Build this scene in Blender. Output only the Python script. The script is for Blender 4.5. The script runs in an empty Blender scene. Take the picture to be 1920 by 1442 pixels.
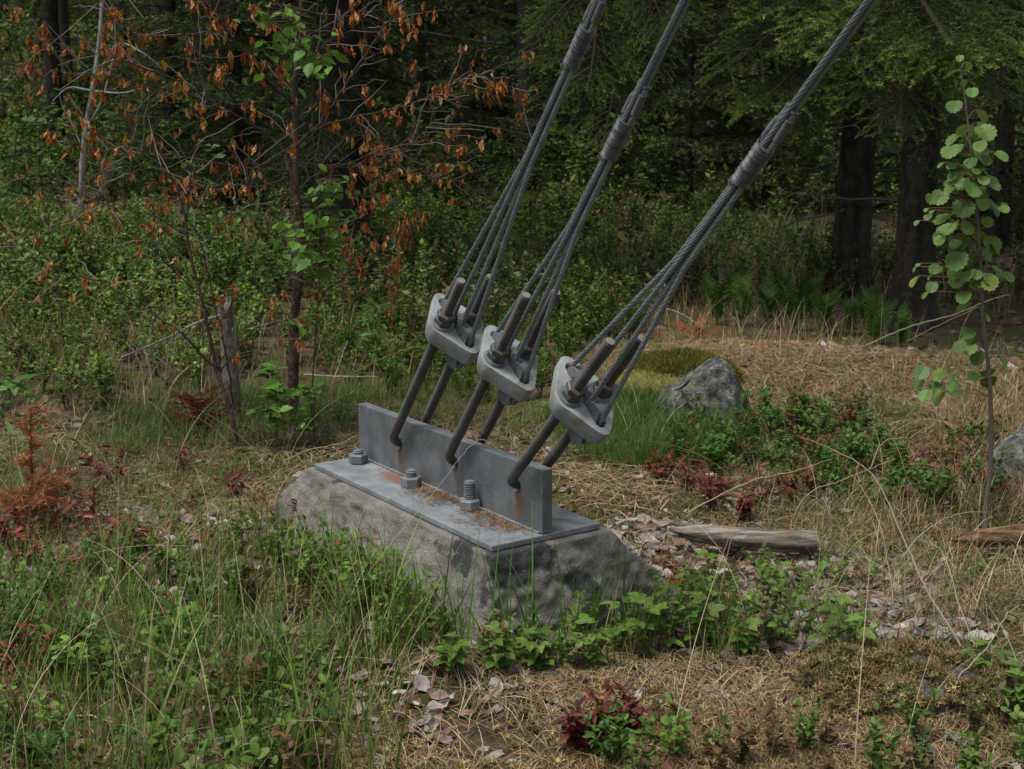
import bpy, bmesh, math, random
import numpy as np
from mathutils import Vector, Matrix
rng = np.random.default_rng(7); random.seed(7)
S = bpy.context.scene; COL = S.collection
PI = math.pi
# ---------------------------------------------------------------- camera, sky, sun, exposure
FPX = 2500.0; TH = math.radians(11.2); CZ = 1.65
cam = bpy.data.cameras.new('camera'); cam_o = bpy.data.objects.new('camera', cam); COL.objects.link(cam_o)
cam_o.location = (0, 0, CZ); cam_o.rotation_euler = (PI/2 - TH, 0, 0)
cam.sensor_width = 36; cam.lens = FPX/1920*36; cam.clip_start = 0.05; cam.clip_end = 600
cam.dof.use_dof = True; cam.dof.focus_distance = 4.35; cam.dof.aperture_fstop = 9.5
S.camera = cam_o
SUN_EL, SUN_AZ = math.radians(70), math.radians(245)      # azimuth clockwise from +y
w = bpy.data.worlds.new('World'); S.world = w; w.use_nodes = True
nt = w.node_tree; bg = nt.nodes['Background']
sky = nt.nodes.new('ShaderNodeTexSky'); sky.sky_type = 'NISHITA'; sky.sun_disc = False
sky.sun_elevation = SUN_EL; sky.sun_rotation = SUN_AZ; sky.dust_density = 4; sky.air_density = 1.2
hs = nt.nodes.new('ShaderNodeHueSaturation'); hs.inputs['Saturation'].default_value = 0.35   # veiled, cloudy sky
nt.links.new(sky.outputs[0], hs.inputs['Color']); nt.links.new(hs.outputs[0], bg.inputs[0])
bg.inputs[1].default_value = 0.12
sun = bpy.data.lights.new('sun', 'SUN'); sun.energy = 2.5; sun.angle = math.radians(18); sun.color = (1, .955, .9)
sun_o = bpy.data.objects.new('sun', sun); COL.objects.link(sun_o)
sd = Vector((math.sin(SUN_AZ)*math.cos(SUN_EL), math.cos(SUN_AZ)*math.cos(SUN_EL), math.sin(SUN_EL)))
sun_o.rotation_euler = sd.to_track_quat('Z', 'Y').to_euler()
S.view_settings.view_transform = 'Standard'; S.view_settings.look = 'None'
S.view_settings.exposure = 0.38; S.view_settings.gamma = 1
S.cycles.max_bounces = 6; S.cycles.diffuse_bounces = 3; S.cycles.transmission_bounces = 3; S.cycles.use_denoising = True

# ---------------------------------------------------------------- pixel (1920x1442 photo) -> world
Fv = np.array([0, math.cos(TH), -math.sin(TH)]); Uv = np.array([0, math.sin(TH), math.cos(TH)])
C0 = np.array([0, 0, CZ])
def ray(px, py): return Fv + np.array([1., 0, 0])*(px-960)/FPX - Uv*(py-721)/FPX
def at(px, py, Y):                       # the point seen at that pixel, Y metres ahead
    d = ray(px, py); return C0 + d*(Y/d[1])
def onz(px, py, z): d = ray(px, py); return C0 + d*((z-CZ)/d[2])
def sig(t): return 1/(1+np.exp(-np.clip(t, -30, 30)))
def hills(x, y):
    x = np.asarray(x, float); y = np.asarray(y, float)
    h = np.clip(y-8, 0, 6)*.045 + np.clip(y-14, 0, 6)*.10 + np.clip(y-20, 0, 40)*.19
    h = h + sig(-(x+1.3)/.5)*np.clip(y-6.3, 0, 5)*.085
    h = h + .23*np.exp(-((y-8.0)/1.0)**2)*sig((x-.5)/.25)
    h = h + .05*np.exp(-((y-3.9)/.5)**2)*sig((x-.2)/.3) + .10*sig((x-2.2)/.2)*np.exp(-((y-5.7)/.6)**2)
    a_ = (x-.1143)*.567-(y-4.0971)*.824; c_ = (x-.1143)*.824+(y-4.0971)*.567
    h = h+.155*np.exp(-((c_+.55)/.20)**2)*sig((a_+1.75)/.12)*sig((.30-a_)/.10)+.03*np.exp(-((x-.1)/.9)**2-((y-3.5)/.42)**2)
    am = np.clip((y-2)/12, .5, 2.2)
    h = h + am*(.018*np.sin(2.3*x+1.1*y+1)+.014*np.sin(-3.9*x+2.9*y+2)+.008*np.sin(7.1*x+5.3*y)+.006*np.sin(-9*x+11*y+1))
    return h
def gp(px, py):
    d = ray(px, py); t = 1.5; p = C0 + d*t
    for _ in range(4000):
        p = C0 + d*t
        e = p[2]-hills(p[0], p[1])
        if e <= 0.001 or t > 110: break
        t += max(e*.5, .004)
    return p
def ground(p): return np.array([p[0], p[1], float(hills(p[0], p[1]))])

# ---------------------------------------------------------------- materials
MATS = {}
def nodes(name):
    m = bpy.data.materials.new(name); m.use_nodes = True; n = m.node_tree; n.nodes.clear()
    o = n.nodes.new('ShaderNodeOutputMaterial'); b = n.nodes.new('ShaderNodeBsdfPrincipled'); n.links.new(b.outputs[0], o.inputs[0])
    MATS[name] = m; return m, n, b, o
def N(n, t, **k):
    x = n.nodes.new(t)
    for a, v in k.items(): setattr(x, a, v)
    return x
def ramp(n, fac, stops):
    r = n.nodes.new('ShaderNodeValToRGB'); e = r.color_ramp.elements
    while len(e) > 1: e.remove(e[-1])
    e[0].position = stops[0][0]; e[0].color = (*stops[0][1], 1)
    for p, c in stops[1:]:
        q = e.new(p); q.color = (*c, 1)
    n.links.new(fac, r.inputs[0]); return r.outputs[0]
def noise(n, scale, detail=8, rough=.6, vec=None, stretch=None):
    t = n.nodes.new('ShaderNodeTexNoise'); t.inputs['Scale'].default_value = scale; t.inputs['Detail'].default_value = detail; t.inputs['Roughness'].default_value = rough
    if vec is None:
        tc = n.nodes.new('ShaderNodeTexCoord'); vec = tc.outputs['Object']
    if stretch:
        mp = n.nodes.new('ShaderNodeMapping'); mp.inputs['Scale'].default_value = stretch; n.links.new(vec, mp.inputs[0]); vec = mp.outputs[0]
    n.links.new(vec, t.inputs['Vector']); return t.outputs['Fac']
def mixc(n, fac, a, b, mode='MIX'):
    x = n.nodes.new('ShaderNodeMix'); x.data_type = 'RGBA'; x.blend_type = mode
    for s, v in ((0, fac), (6, a), (7, b)):
        if hasattr(v, 'is_linked') or hasattr(v, 'links'): n.links.new(v, x.inputs[s])
        elif s == 0: x.inputs[0].default_value = v
        else: x.inputs[s].default_value = (*v, 1)
    return x.outputs[2]
def bump(n, b, h, st=.4, dist=.01):
    x = n.nodes.new('ShaderNodeBump'); x.inputs['Strength'].default_value = st; x.inputs['Distance'].default_value = dist
    n.links.new(h, x.inputs['Height']); n.links.new(x.outputs[0], b.inputs['Normal'])
def simple(name, stops, scale, rough=.7, bmp=.3, bd=.005, metal=0, spec=.4, stretch=None, extra=None, bscale=None):
    m, n, b, o = nodes(name)
    f = noise(n, scale, stretch=stretch); c = ramp(n, f, stops)
    if extra:
        f2 = noise(n, extra[0], stretch=extra[3] if len(extra) > 3 else None)
        k = ramp(n, f2, [(extra[1], (0, 0, 0)), (min(1, extra[1]+.12), (1, 1, 1))])
        c = mixc(n, k, c, extra[2])
    n.links.new(c, b.inputs['Base Color'])
    b.inputs['Roughness'].default_value = rough; b.inputs['Metallic'].default_value = metal; b.inputs['Specular IOR Level'].default_value = spec
    if bmp: bump(n, b, noise(n, bscale or scale*3, stretch=stretch), bmp, bd)
    return m
def foliage(name, trans=.3, rough=.5, spec=.22):
    m, n, b, o = nodes(name)
    a = N(n, 'ShaderNodeAttribute', attribute_name='Col')
    f = noise(n, 90, 3); c = mixc(n, ramp(n, f, [(.3, (.72, .72, .72)), (.7, (1.15, 1.15, 1.15))]), (0, 0, 0), a.outputs['Color'])
    x = N(n, 'ShaderNodeVectorMath', operation='MULTIPLY'); n.links.new(a.outputs['Color'], x.inputs[0]); n.links.new(ramp(n, f, [(.3, (.7, .7, .7)), (.7, (1, 1, 1))]), x.inputs[1])
    n.links.new(x.outputs[0], b.inputs['Base Color']); b.inputs['Roughness'].default_value = rough; b.inputs['Specular IOR Level'].default_value = spec
    t = N(n, 'ShaderNodeBsdfTranslucent'); n.links.new(a.outputs['Color'], t.inputs[0])
    ms = N(n, 'ShaderNodeMixShader'); ms.inputs[0].default_value = trans
    n.links.new(b.outputs[0], ms.inputs[1]); n.links.new(t.outputs[0], ms.inputs[2]); n.links.new(ms.outputs[0], o.inputs[0])
    return m
leafm = foliage('leaf'); drym = foliage('dry_plant', .15, .8, .15); woodm = foliage('twig_wood', 0, .8, .2)

# ---------------------------------------------------------------- mesh building
class Geo:
    def __init__(s): s.V = []; s.T = []; s.Q = []; s.C = []; s.n = 0
    def add(s, V, F, c=(.2, .2, .2)):
        V = np.asarray(V, float).reshape(-1, 3); F = np.asarray(F, int)
        c = np.asarray(c, float)
        if c.ndim == 1: c = np.tile(c, (len(V), 1))
        s.V.append(V); s.C.append(c)
        (s.T if F.shape[1] == 3 else s.Q).append(F+s.n); s.n += len(V)
    def merge(s, g):
        V, T, Q, C = g.arr()
        s.V.append(V); s.C.append(C)
        if len(T): s.T.append(T+s.n)
        if len(Q): s.Q.append(Q+s.n)
        s.n += len(V)
    def arr(s):
        V = np.concatenate(s.V) if s.V else np.zeros((0, 3)); C = np.concatenate(s.C) if s.C else np.zeros((0, 3))
        T = np.concatenate(s.T) if s.T else np.zeros((0, 3), int); Q = np.concatenate(s.Q) if s.Q else np.zeros((0, 4), int)
        return V, T, Q, C
    def inst(s, g, M, P, col=None):      # g: Geo template; M (N,3,3); P (N,3); col (N,3) fills template vertices marked negative
        V, T, Q, C = g.arr(); n, m = len(P), len(V)
        W = (np.einsum('nij,mj->nmi', M, V)+P[:, None, :]).reshape(-1, 3)
        CC = np.tile(C, (n, 1, 1))
        if col is not None:
            k = C[:, 0] < 0
            CC[:, k, :] = col[:, None, :]*(-C[k][None])
        s.V.append(W); s.C.append(np.abs(CC).reshape(-1, 3))
        off = (np.arange(n)*m)[:, None, None]+s.n
        if len(T): s.T.append((T[None]+off).reshape(-1, 3))
        if len(Q): s.Q.append((Q[None]+off).reshape(-1, 4))
        s.n += n*m
    def mesh(s, name, mat, smooth=False):
        V, T, Q, C = s.arr(); me = bpy.data.meshes.new(name)
        me.vertices.add(len(V)); me.vertices.foreach_set('co', V.astype(np.float32).ravel())
        L = np.concatenate([T.ravel(), Q.ravel()]).astype(np.int32); me.loops.add(len(L)); me.loops.foreach_set('vertex_index', L)
        ls = np.concatenate([np.arange(len(T))*3, len(T)*3+np.arange(len(Q))*4]).astype(np.int32)
        me.polygons.add(len(ls)); me.polygons.foreach_set('loop_start', ls)
        me.polygons.foreach_set('use_smooth', np.full(len(ls), smooth))
        a = me.attributes.new('Col', 'FLOAT_COLOR', 'POINT'); a.data.foreach_set('color', np.concatenate([C, np.ones((len(C), 1))], 1).astype(np.float32).ravel())
        me.update(calc_edges=True); me.validate(); me.materials.append(mat); return me
    def obj(s, name, mat, parent=None, smooth=False):
        return link(name, s.mesh(name, mat, smooth), parent)
def link(name, me, parent=None):
    o = bpy.data.objects.new(name, me); COL.objects.link(o)
    if parent: o.parent = parent
    return o
def tag(o, label=None, cat=None, group=None, kind=None):
    if label: o['label'] = label
    if cat: o['category'] = cat
    if group: o['group'] = group
    if kind: o['kind'] = kind
    return o
def thing(name, label, cat, loc=(0, 0, 0), rz=0, group=None):
    o = bpy.data.objects.new(name, None); COL.objects.link(o); o.location = loc; o.rotation_euler = (0, 0, rz); o.empty_display_size = .1
    return tag(o, label, cat, group)
def copy_tree(o, parent=None):
    c = o.copy(); COL.objects.link(c); c.parent = parent
    for ch in list(o.children): copy_tree(ch, c)
    return c
def frames(P):
    P = np.asarray(P, float); T = np.gradient(P, axis=0); T /= np.linalg.norm(T, axis=1)[:, None]+1e-12
    a = np.array([0, 0, 1.]) if abs(T[0][2]) < .9 else np.array([1., 0, 0])
    n = np.cross(T[0], a); n /= np.linalg.norm(n); Nn = [n]
    for i in range(1, len(P)):
        n = n-T[i]*(n@T[i]); n /= np.linalg.norm(n)+1e-12; Nn.append(n)
    Nn = np.array(Nn); return T, Nn, np.cross(T, Nn)
def tube(g, P, R, sides=6, col=(.2, .2, .2), cap=True):
    P = np.asarray(P, float); R = np.broadcast_to(np.asarray(R, float), (len(P),))
    T, A, B = frames(P); th = np.arange(sides)*2*PI/sides
    V = P[:, None]+R[:, None, None]*(np.cos(th)[None, :, None]*A[:, None]+np.sin(th)[None, :, None]*B[:, None])
    n = len(P); i = np.arange(n-1)[:, None]*sides; j = np.arange(sides)[None]; k = (j+1) % sides
    Q = np.stack([i+j, i+k, i+sides+k, i+sides+j], -1).reshape(-1, 4)
    g.add(V.reshape(-1, 3), Q, col)
    if cap:
        for e, r0 in ((0, 0), (n-1, (n-1)*sides)):
            Vc = np.concatenate([V[e], P[e][None]]); F = [[(q+1) % sides, q, sides] if e == 0 else [q, (q+1) % sides, sides] for q in range(sides)]
            g.add(Vc, F, col)
def smooth_path(P, n=8):
    P = [np.asarray(p, float) for p in P]; P = [2*P[0]-P[1]]+P+[2*P[-1]-P[-2]]; out = []
    for i in range(1, len(P)-2):
        for t in np.linspace(0, 1, n, endpoint=False):
            a, b, c, d = P[i-1:i+3]
            out.append(.5*((2*b)+(-a+c)*t+(2*a-5*b+4*c-d)*t*t+(-a+3*b-3*c+d)*t**3))
    out.append(P[-2]); return np.array(out)
def rot(yaw, pitch, roll, s):
    yaw, pitch, roll, s = np.broadcast_arrays(*[np.atleast_1d(np.asarray(q, float)) for q in (yaw, pitch, roll, s)])
    cy, sy, cp, sp, cr, sr = np.cos(yaw), np.sin(yaw), np.cos(pitch), np.sin(pitch), np.cos(roll), np.sin(roll); z = 0*yaw; o = z+1
    Rz = np.stack([cy, -sy, z, sy, cy, z, z, z, o], -1).reshape(-1, 3, 3)
    Ry = np.stack([cp, z, -sp, z, o, z, sp, z, cp], -1).reshape(-1, 3, 3)      # pitch up
    Rx = np.stack([o, z, z, z, cr, -sr, z, sr, cr], -1).reshape(-1, 3, 3)
    return Rz@Ry@Rx*s[:, None, None]
def pick(pal, n, jit=.18):
    pal = np.array(pal, float); gr_ = (pal[:, 1] > pal[:, 0]*1.05); pal[gr_] *= np.array([.90, 1.13, .66]); c = pal[rng.integers(0, len(pal), n)]
    return np.clip(c*(1+rng.normal(0, jit, (n, 1)))*(1+rng.normal(0, .035, (n, 3))), .004, .9)
NEG = (-1., -1., -1.)
def leaf_t(kind, asp=.6):
    g = Geo()
    if kind == 'lo':
        g.add([(0, 0, 0), (.45, asp/2, .06), (1, 0, -.05), (.45, -asp/2, .06), (.45, 0, -.03)], [(0, 4, 1), (4, 2, 1), (0, 3, 4), (3, 2, 4)], NEG); return g
    if kind == 'oval': t = [0, .25, .6, .85, 1]; wv = [.03, .85, 1, .6, .0]
    if kind == 'tooth': t = np.linspace(0, 1, 10); wv = np.sin(np.clip(t*1.05, 0, 1)**.8*PI)*1; wv = wv*(1+.14*np.array([0, 1, -1, 1, -1, 1, -1, 1, -1, 0])); wv[-1] = 0; wv[0] = .03
    if kind == 'long': t = [0, .2, .5, .8, 1]; wv = [.1, .7, 1, .6, 0]
    V = []
    for a, b in zip(t, wv):
        z = -.18*(a-.3)**2
        V += [(a, b*asp/2, z+.12*b*asp), (a, 0, z), (a, -b*asp/2, z+.12*b*asp)]
    Q = []
    for i in range(len(t)-1):
        for j in (0, 1): Q.append((3*i+j, 3*i+3+j, 3*i+4+j, 3*i+1+j))
    C = [(-1.06, -1.06, -1.06), (-.85, -.85, -.85), (-1, -1, -1)]*len(t)
    g.add(V, Q, C); return g
def round_leaf():
    g = Geo(); k = 26; V = [(.48, 0, -.04)]; C = [NEG]
    for i in range(k):
        a = PI+i*2*PI/k; r = .5*(1+.075*(-1)**i)*(1+.12*math.cos(a)*(1 if math.cos(a) > 0 else -.3))
        if i == 0: r = .42
        V.append((.5+r*math.cos(a), r*1.0*math.sin(a), .10*abs(math.sin(a))-.06*math.cos(a)**2)); C.append((-1.03, -1.03, -1.03))
    g.add(V, [(0, 1+i, 1+(i+1) % k) for i in range(k)], C)
    for a in (0, .6, -.6, 1.2, -1.2):       # pale veins standing slightly proud
        d = np.array([math.cos(a), math.sin(a), 0]); p = np.array([-d[1], d[0], 0])*.012; s0 = np.array([.08, 0, .012]); e = np.array([.5, 0, .012])+d*.40+np.array([0, 0, .09*abs(d[1])-.03*abs(d[0])])
        g.add([s0+p, s0-p, e], [(0, 1, 2)], (-1.5, -1.35, -1.6))
    return g
def ribbon(g, P, w0, w1, col, side=None):
    P = np.asarray(P, float); n = len(P); W = np.linspace(w0, w1, n)
    T = np.gradient(P, axis=0); s = np.cross(T, side if side is not None else rng.normal(size=3)); s /= np.linalg.norm(s, axis=1)[:, None]+1e-9
    V = np.stack([P+s*W[:, None], P-s*W[:, None]], 1).reshape(-1, 3)
    g.add(V, [(2*i, 2*i+1, 2*i+3, 2*i+2) for i in range(n-1)], col)
def clump(leaf, nst, H, nl, ls, spread=.5, stem=(.05, .07, .03), pit=(.0, .7), low=.25, droop=0, lean=0):
    g = Geo()
    for _ in range(nst):
        az = rng.uniform(0, 2*PI); d = np.array([math.cos(az), math.sin(az), 0]); sp = rng.uniform(.2, 1)*spread*H; hh = H*rng.uniform(.65, 1.1)
        t = np.linspace(0, 1, 6)[:, None]; P = d*sp*t**1.3+np.array([0, 0, 1.])*hh*(t-droop*t**3*.5)+rng.normal(0, .02*H, (1, 3))
        P = P+rng.normal(0, .015*H, P.shape)*t; P[:, 2] -= .02*H
        w0 = max(.0012, .008*H); ribbon(g, P, w0, w0*.5, stem); ribbon(g, P, w0, w0*.5, stem)
        tt = rng.uniform(low, 1, nl); tt[-1] = 1
        pos = np.stack([np.interp(tt, t[:, 0], P[:, i]) for i in range(3)], -1)
        yaw = np.arange(nl)*2.4+rng.uniform(0, 6); pi_ = rng.uniform(pit[0], pit[1], nl); pi_[-1] = 1.1
        g.inst(leaf, rot(yaw, pi_, rng.normal(0, .35, nl), ls*rng.uniform(.65, 1.15, nl)), pos, -np.ones((nl, 3))*-1*1.0)
        # leaf colours stay "negative" (filled per clump), with small per-leaf variation
        k = len(g.C[-1]); m = k//nl; g.C[-1] = -np.abs(np.repeat(rng.uniform(.75, 1.25, (nl, 1))*(1+rng.normal(0, .05, (nl, 3))), m, 0))
    return g
def grass(g, P, H, W, pal, bend=.5, seg=4, lie=False, az=None):
    n = len(P); H = np.broadcast_to(H, n); az = rng.uniform(0, 2*PI, n) if az is None else az
    t = np.linspace(0, 1, seg+1); b = rng.uniform(.15, 1, n)*bend
    d = np.stack([np.cos(az), np.sin(az), 0*az], -1); sd_ = np.stack([-np.sin(az), np.cos(az), 0*az], -1)
    tilt = rng.uniform(0, .35, n) if not lie else rng.uniform(1.15, 1.5, n)
    hor = np.sin(tilt)[:, None]*t+b[:, None]*t**2*.8
    ver = np.cos(tilt)[:, None]*t-(b[:, None]**2)*t**2.5*.45
    X = P[:, None]+H[:, None, None]*(hor[..., None]*d[:, None]+ver[..., None]*np.array([0, 0, 1.]))
    if lie:                              # lying blades wander and follow the ground
        X = X+H[:, None, None]*.12*np.sin(t*3)[None, :, None]*sd_[:, None]*rng.normal(0, 1, (n, 1, 1))
        X[..., 2] = P[:, None, 2]+.006+rng.uniform(0, .03, (n, 1))*np.sin(t*PI)[None]+hills(X[..., 0], X[..., 1])-hills(P[:, 0], P[:, 1])[:, None]
    tw = rng.uniform(-1, 1, n)[:, None, None]*.8
    sdir = sd_[:, None]+tw*(d[:, None]+np.array([0, 0, .4])); wd = (W*rng.uniform(.6, 1.2, n))[:, None]*(1-t**2*.93)
    V = np.stack([X+sdir*wd[..., None], X-sdir*wd[..., None]], 2)
    m = (seg+1)*2; i = np.arange(seg)*2; q = np.stack([i, i+1, i+3, i+2], -1)
    Q = (q[None]+(np.arange(n)*m)[:, None, None]).reshape(-1, 4)
    g.add(V.reshape(-1, 3), Q, np.repeat(pick(pal, n), m, 0))
def poly_pts(px, dens, extra=0, gy=None):          # uniform points on the ground inside the outline whose corners are seen at px
    W = np.array([gp(*p)[:2] for p in px]); lo, hi = W.min(0), W.max(0); A = np.prod(hi-lo); n = int(A*dens)
    q = rng.uniform(lo, hi, (n, 2)); x, y = q.T; ins = np.zeros(n, bool); k = len(W)
    for i in range(k):
        (x0, y0), (x1, y1) = W[i], W[(i+1) % k]
        c = ((y0 > y) != (y1 > y)) & (x < (x1-x0)*(y-y0)/(y1-y0+1e-12)+x0); ins ^= c
    q = q[ins]; return zpts(q)
def zpts(q): return np.column_stack([q, hills(q[:, 0], q[:, 1])])
def patchy(P, sc, thr, seed=0):
    x, y = P[:, 0]*sc+seed, P[:, 1]*sc+seed*1.7
    f = np.sin(x*1.3+np.sin(y*1.1)*1.4)+np.sin(y*1.7+np.sin(x*.9+seed)*1.3)+.6*np.sin(x*3.1+y*2.3)
    return P[f+rng.normal(0, .4, len(P)) > thr]
# concrete block footprint, used to keep plants out of it
A_ORG = np.array([0.1143, 4.0971]); ANG = math.atan2(-.824, .567)
ca, sa = math.cos(ANG), math.sin(ANG)
def to_local(P): d = P[:, :2]-A_ORG; return d[:, 0]*ca+d[:, 1]*sa, -d[:, 0]*sa+d[:, 1]*ca
def off_block(P, m=.0, pad=0):
    a, c = to_local(P)
    return P[~((a > -1.42-m) & (a < .09+m) & (c > -.29-m) & (c < .40+m))]
def view_pts(y0, y1, dens, margin=.4, xr=None):           # uniform points over a stretch of the forest floor
    xm = y1*.39+margin; n = int((y1-y0)*2*xm*dens); q = np.column_stack([rng.uniform(-xm, xm, n), rng.uniform(y0, y1, n)])
    q = q[np.abs(q[:, 0]) < q[:, 1]*.39+margin]
    return zpts(q)

# ================================================================ ground
def build_ground():
    m, n, b, o = nodes('forest_soil')
    tc = N(n, 'ShaderNodeTexCoord').outputs['Object']
    c1 = ramp(n, noise(n, 9, 8, .65, tc), [(.3, (.035, .026, .017)), (.5, (.085, .062, .040)), (.68, (.15, .115, .075))])
    c2 = ramp(n, noise(n, 40, 6, .6, tc), [(.35, (.035, .045, .014)), (.6, (.08, .085, .028))])
    k = ramp(n, noise(n, 1.3, 4, .6, tc), [(.42, (0, 0, 0)), (.6, (1, 1, 1))])
    n.links.new(mixc(n, k, c1, c2), b.inputs['Base Color']); b.inputs['Roughness'].default_value = .95; b.inputs['Specular IOR Level'].default_value = .1
    bump(n, b, noise(n, 55, 8, .7, tc), .8, .03)
    ys = np.concatenate([np.arange(-30, 2, 4), np.arange(2, 9, .035), np.arange(9, 20, .18), np.arange(20, 62, .9), np.arange(64, 240, 12)])
    u = np.linspace(-1, 1, 221); u = np.sign(u)*np.abs(u)**1.0
    xs = np.concatenate([np.arange(-140, -30, 12), np.arange(-30, -6, .8), np.arange(-6, 6, .045), np.arange(6, 30, .8), np.arange(30, 141, 12)])
    X, Y = np.meshgrid(xs, ys); Z = hills(X, Y)
    near = np.exp(-((Y-4.5)/3.5)**2)
    Z = Z+near*(.006*np.sin(31*X+17*Y)+.005*np.sin(-43*X+37*Y)+rng.normal(0, .003, X.shape))-.004
    g = Geo(); h_, w_ = X.shape; i = np.arange(h_-1)[:, None]*w_; j = np.arange(w_-1)[None]
    Q = np.stack([i+j, i+j+1, i+w_+j+1, i+w_+j], -1).reshape(-1, 4)
    g.add(np.stack([X, Y, Z], -1).reshape(-1, 3), Q)
    tag(g.obj('ground', m, smooth=True), kind='structure')
build_ground()

# ================================================================ the guy anchor
LOC = (A_ORG[0], A_ORG[1], .35)
steel = simple('galvanised_steel', [(.3, (.085, .094, .105)), (.5, (.125, .137, .15)), (.7, (.17, .185, .20))], 14, .55, .25, .002, 0, .5, extra=(55, .66, (.36, .38, .40)))
cast = simple('cast_zinc', [(.3, (.15, .168, .170)), (.52, (.23, .25, .252)), (.72, (.33, .35, .352))], 9, .6, .7, .004, 0, .4, extra=(13, .54, (.17, .155, .125)), bscale=45)
rodm = simple('dull_threaded_steel', [(.3, (.030, .029, .026)), (.6, (.062, .059, .052))], 20, .55, .1, .001, 0, .5)
nutm = simple('weathered_nut', [(.3, (.035, .032, .027)), (.6, (.075, .07, .058))], 30, .5, .2, .001, 0, .5, extra=(20, .64, (.13, .13, .12)))
ropem = simple('wire_rope_zinc', [(.3, (.10, .125, .135)), (.6, (.17, .20, .21))], 25, .42, .1, .0006, .2, .6)
wirem = simple('lashing_wire', [(.3, (.045, .046, .05)), (.6, (.10, .10, .105))], 60, .5, .2, .001, .2, .5)
saddlem = simple('saddle_zinc', [(.3, (.08, .092, .10)), (.7, (.15, .165, .175))], 12, .5, .2, .002)
def rust_mat(name, spots, k=1.):
    m, n, b, o = nodes(name)
    tc = N(n, 'ShaderNodeTexCoord').outputs['Object']
    c = ramp(n, noise(n, 11, 8, .62, tc), [(.3, (.066*k, .074*k, .080*k)), (.5, (.10*k, .110*k, .118*k)), (.7, (.145*k, .155*k, .165*k))])
    sp = ramp(n, noise(n, 110, 4, .7, tc), [(.60, (0, 0, 0)), (.70, (1, 1, 1))]); c = mixc(n, sp, c, (.24, .25, .25))
    dk = ramp(n, noise(n, 9, 6, .65, tc, (2.2, 1, .45)), [(.5, (0, 0, 0)), (.75, (.6, .6, .6))]); c = mixc(n, dk, c, (.05*k, .054*k, .058*k))
    nz = noise(n, 28, 6, .6, tc)
    for (p, r, col, st) in spots:
        mp = N(n, 'ShaderNodeMapping'); mp.vector_type = 'POINT'
        mp.inputs['Location'].default_value = tuple(-p[i]/r[i] for i in range(3)); mp.inputs['Scale'].default_value = tuple(1/q for q in r)
        n.links.new(tc, mp.inputs[0]); L = N(n, 'ShaderNodeVectorMath', operation='LENGTH'); n.links.new(mp.outputs[0], L.inputs[0])
        ad = N(n, 'ShaderNodeMath', operation='MULTIPLY_ADD'); n.links.new(nz, ad.inputs[0]); ad.inputs[1].default_value = 1.9; n.links.new(L.outputs['Value'], ad.inputs[2])
        kk = ramp(n, ad.outputs[0], [(.0, (st, st, st)), (.55, (st*.8, st*.8, st*.8)), (1.0, (0, 0, 0))])
        # ramp clamps at 1: shift so the stain ends at the ellipse
        sh = N(n, 'ShaderNodeMath', operation='SUBTRACT'); n.links.new(ad.outputs[0], sh.inputs[0]); sh.inputs[1].default_value = .93
        n.links.new(sh.outputs[0], kk.node.inputs[0])
        c = mixc(n, kk, c, col)
    n.links.new(c, b.inputs['Base Color']); b.inputs['Roughness'].default_value = .55; b.inputs['Specular IOR Level'].default_value = .45
    bump(n, b, noise(n, 60, 8, .6, tc), .25, .002); return m
HOLES = [(-.917, .120), (-.528, .131), (-.148, .135)]
RC = (.12, .055, .025)
upm = rust_mat('upright_steel', [((-.915, -.02, .070), (.020, .05, .06), RC, .8), ((-.135, -.02, .075), (.038, .05, .05), (.17, .075, .03), .9), ((-.84, -.02, .005), (.16, .05, .03), RC, .5), ((-.525, -.02, .10), (.03, .05, .03), (.10, .06, .04), .4)])
basem = rust_mat('base_steel', [((-.84, -.055, 0), (.20, .060, .05), (.15, .07, .035), .9), ((-.5, -.04, 0), (.3, .03, .05), (.10, .06, .04), .5), ((-.13, -.04, 0), (.12, .03, .05), (.13, .08, .05), .5)], 1.6)
def bm_obj(name, bm, mat, parent, smooth=False):
    me = bpy.data.meshes.new(name); bm.normal_update(); bm.to_mesh(me); bm.free(); me.materials.append(mat)
    if smooth: me.polygons.foreach_set('use_smooth', np.full(len(me.polygons), True))
    return link(name, me, parent)
def box(bm, x0, x1, y0, y1, z0, z1, bev=0, seg=2):
    r = bmesh.ops.create_cube(bm, size=1); vs = r['verts']
    for v in vs: v.co = Vector((x0+(v.co.x+.5)*(x1-x0), y0+(v.co.y+.5)*(y1-y0), z0+(v.co.z+.5)*(z1-z0)))
    if bev:
        es = list({e for v in vs for e in v.link_edges}); bmesh.ops.bevel(bm, geom=es, offset=bev, segments=seg, affect='EDGES', profile=.6)
def vnoise(P, sc, seed=0):
    from mathutils import noise as mn
    return np.array([mn.noise(Vector(p)*sc+Vector((seed, seed*.7, -seed))) for p in P])
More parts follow.
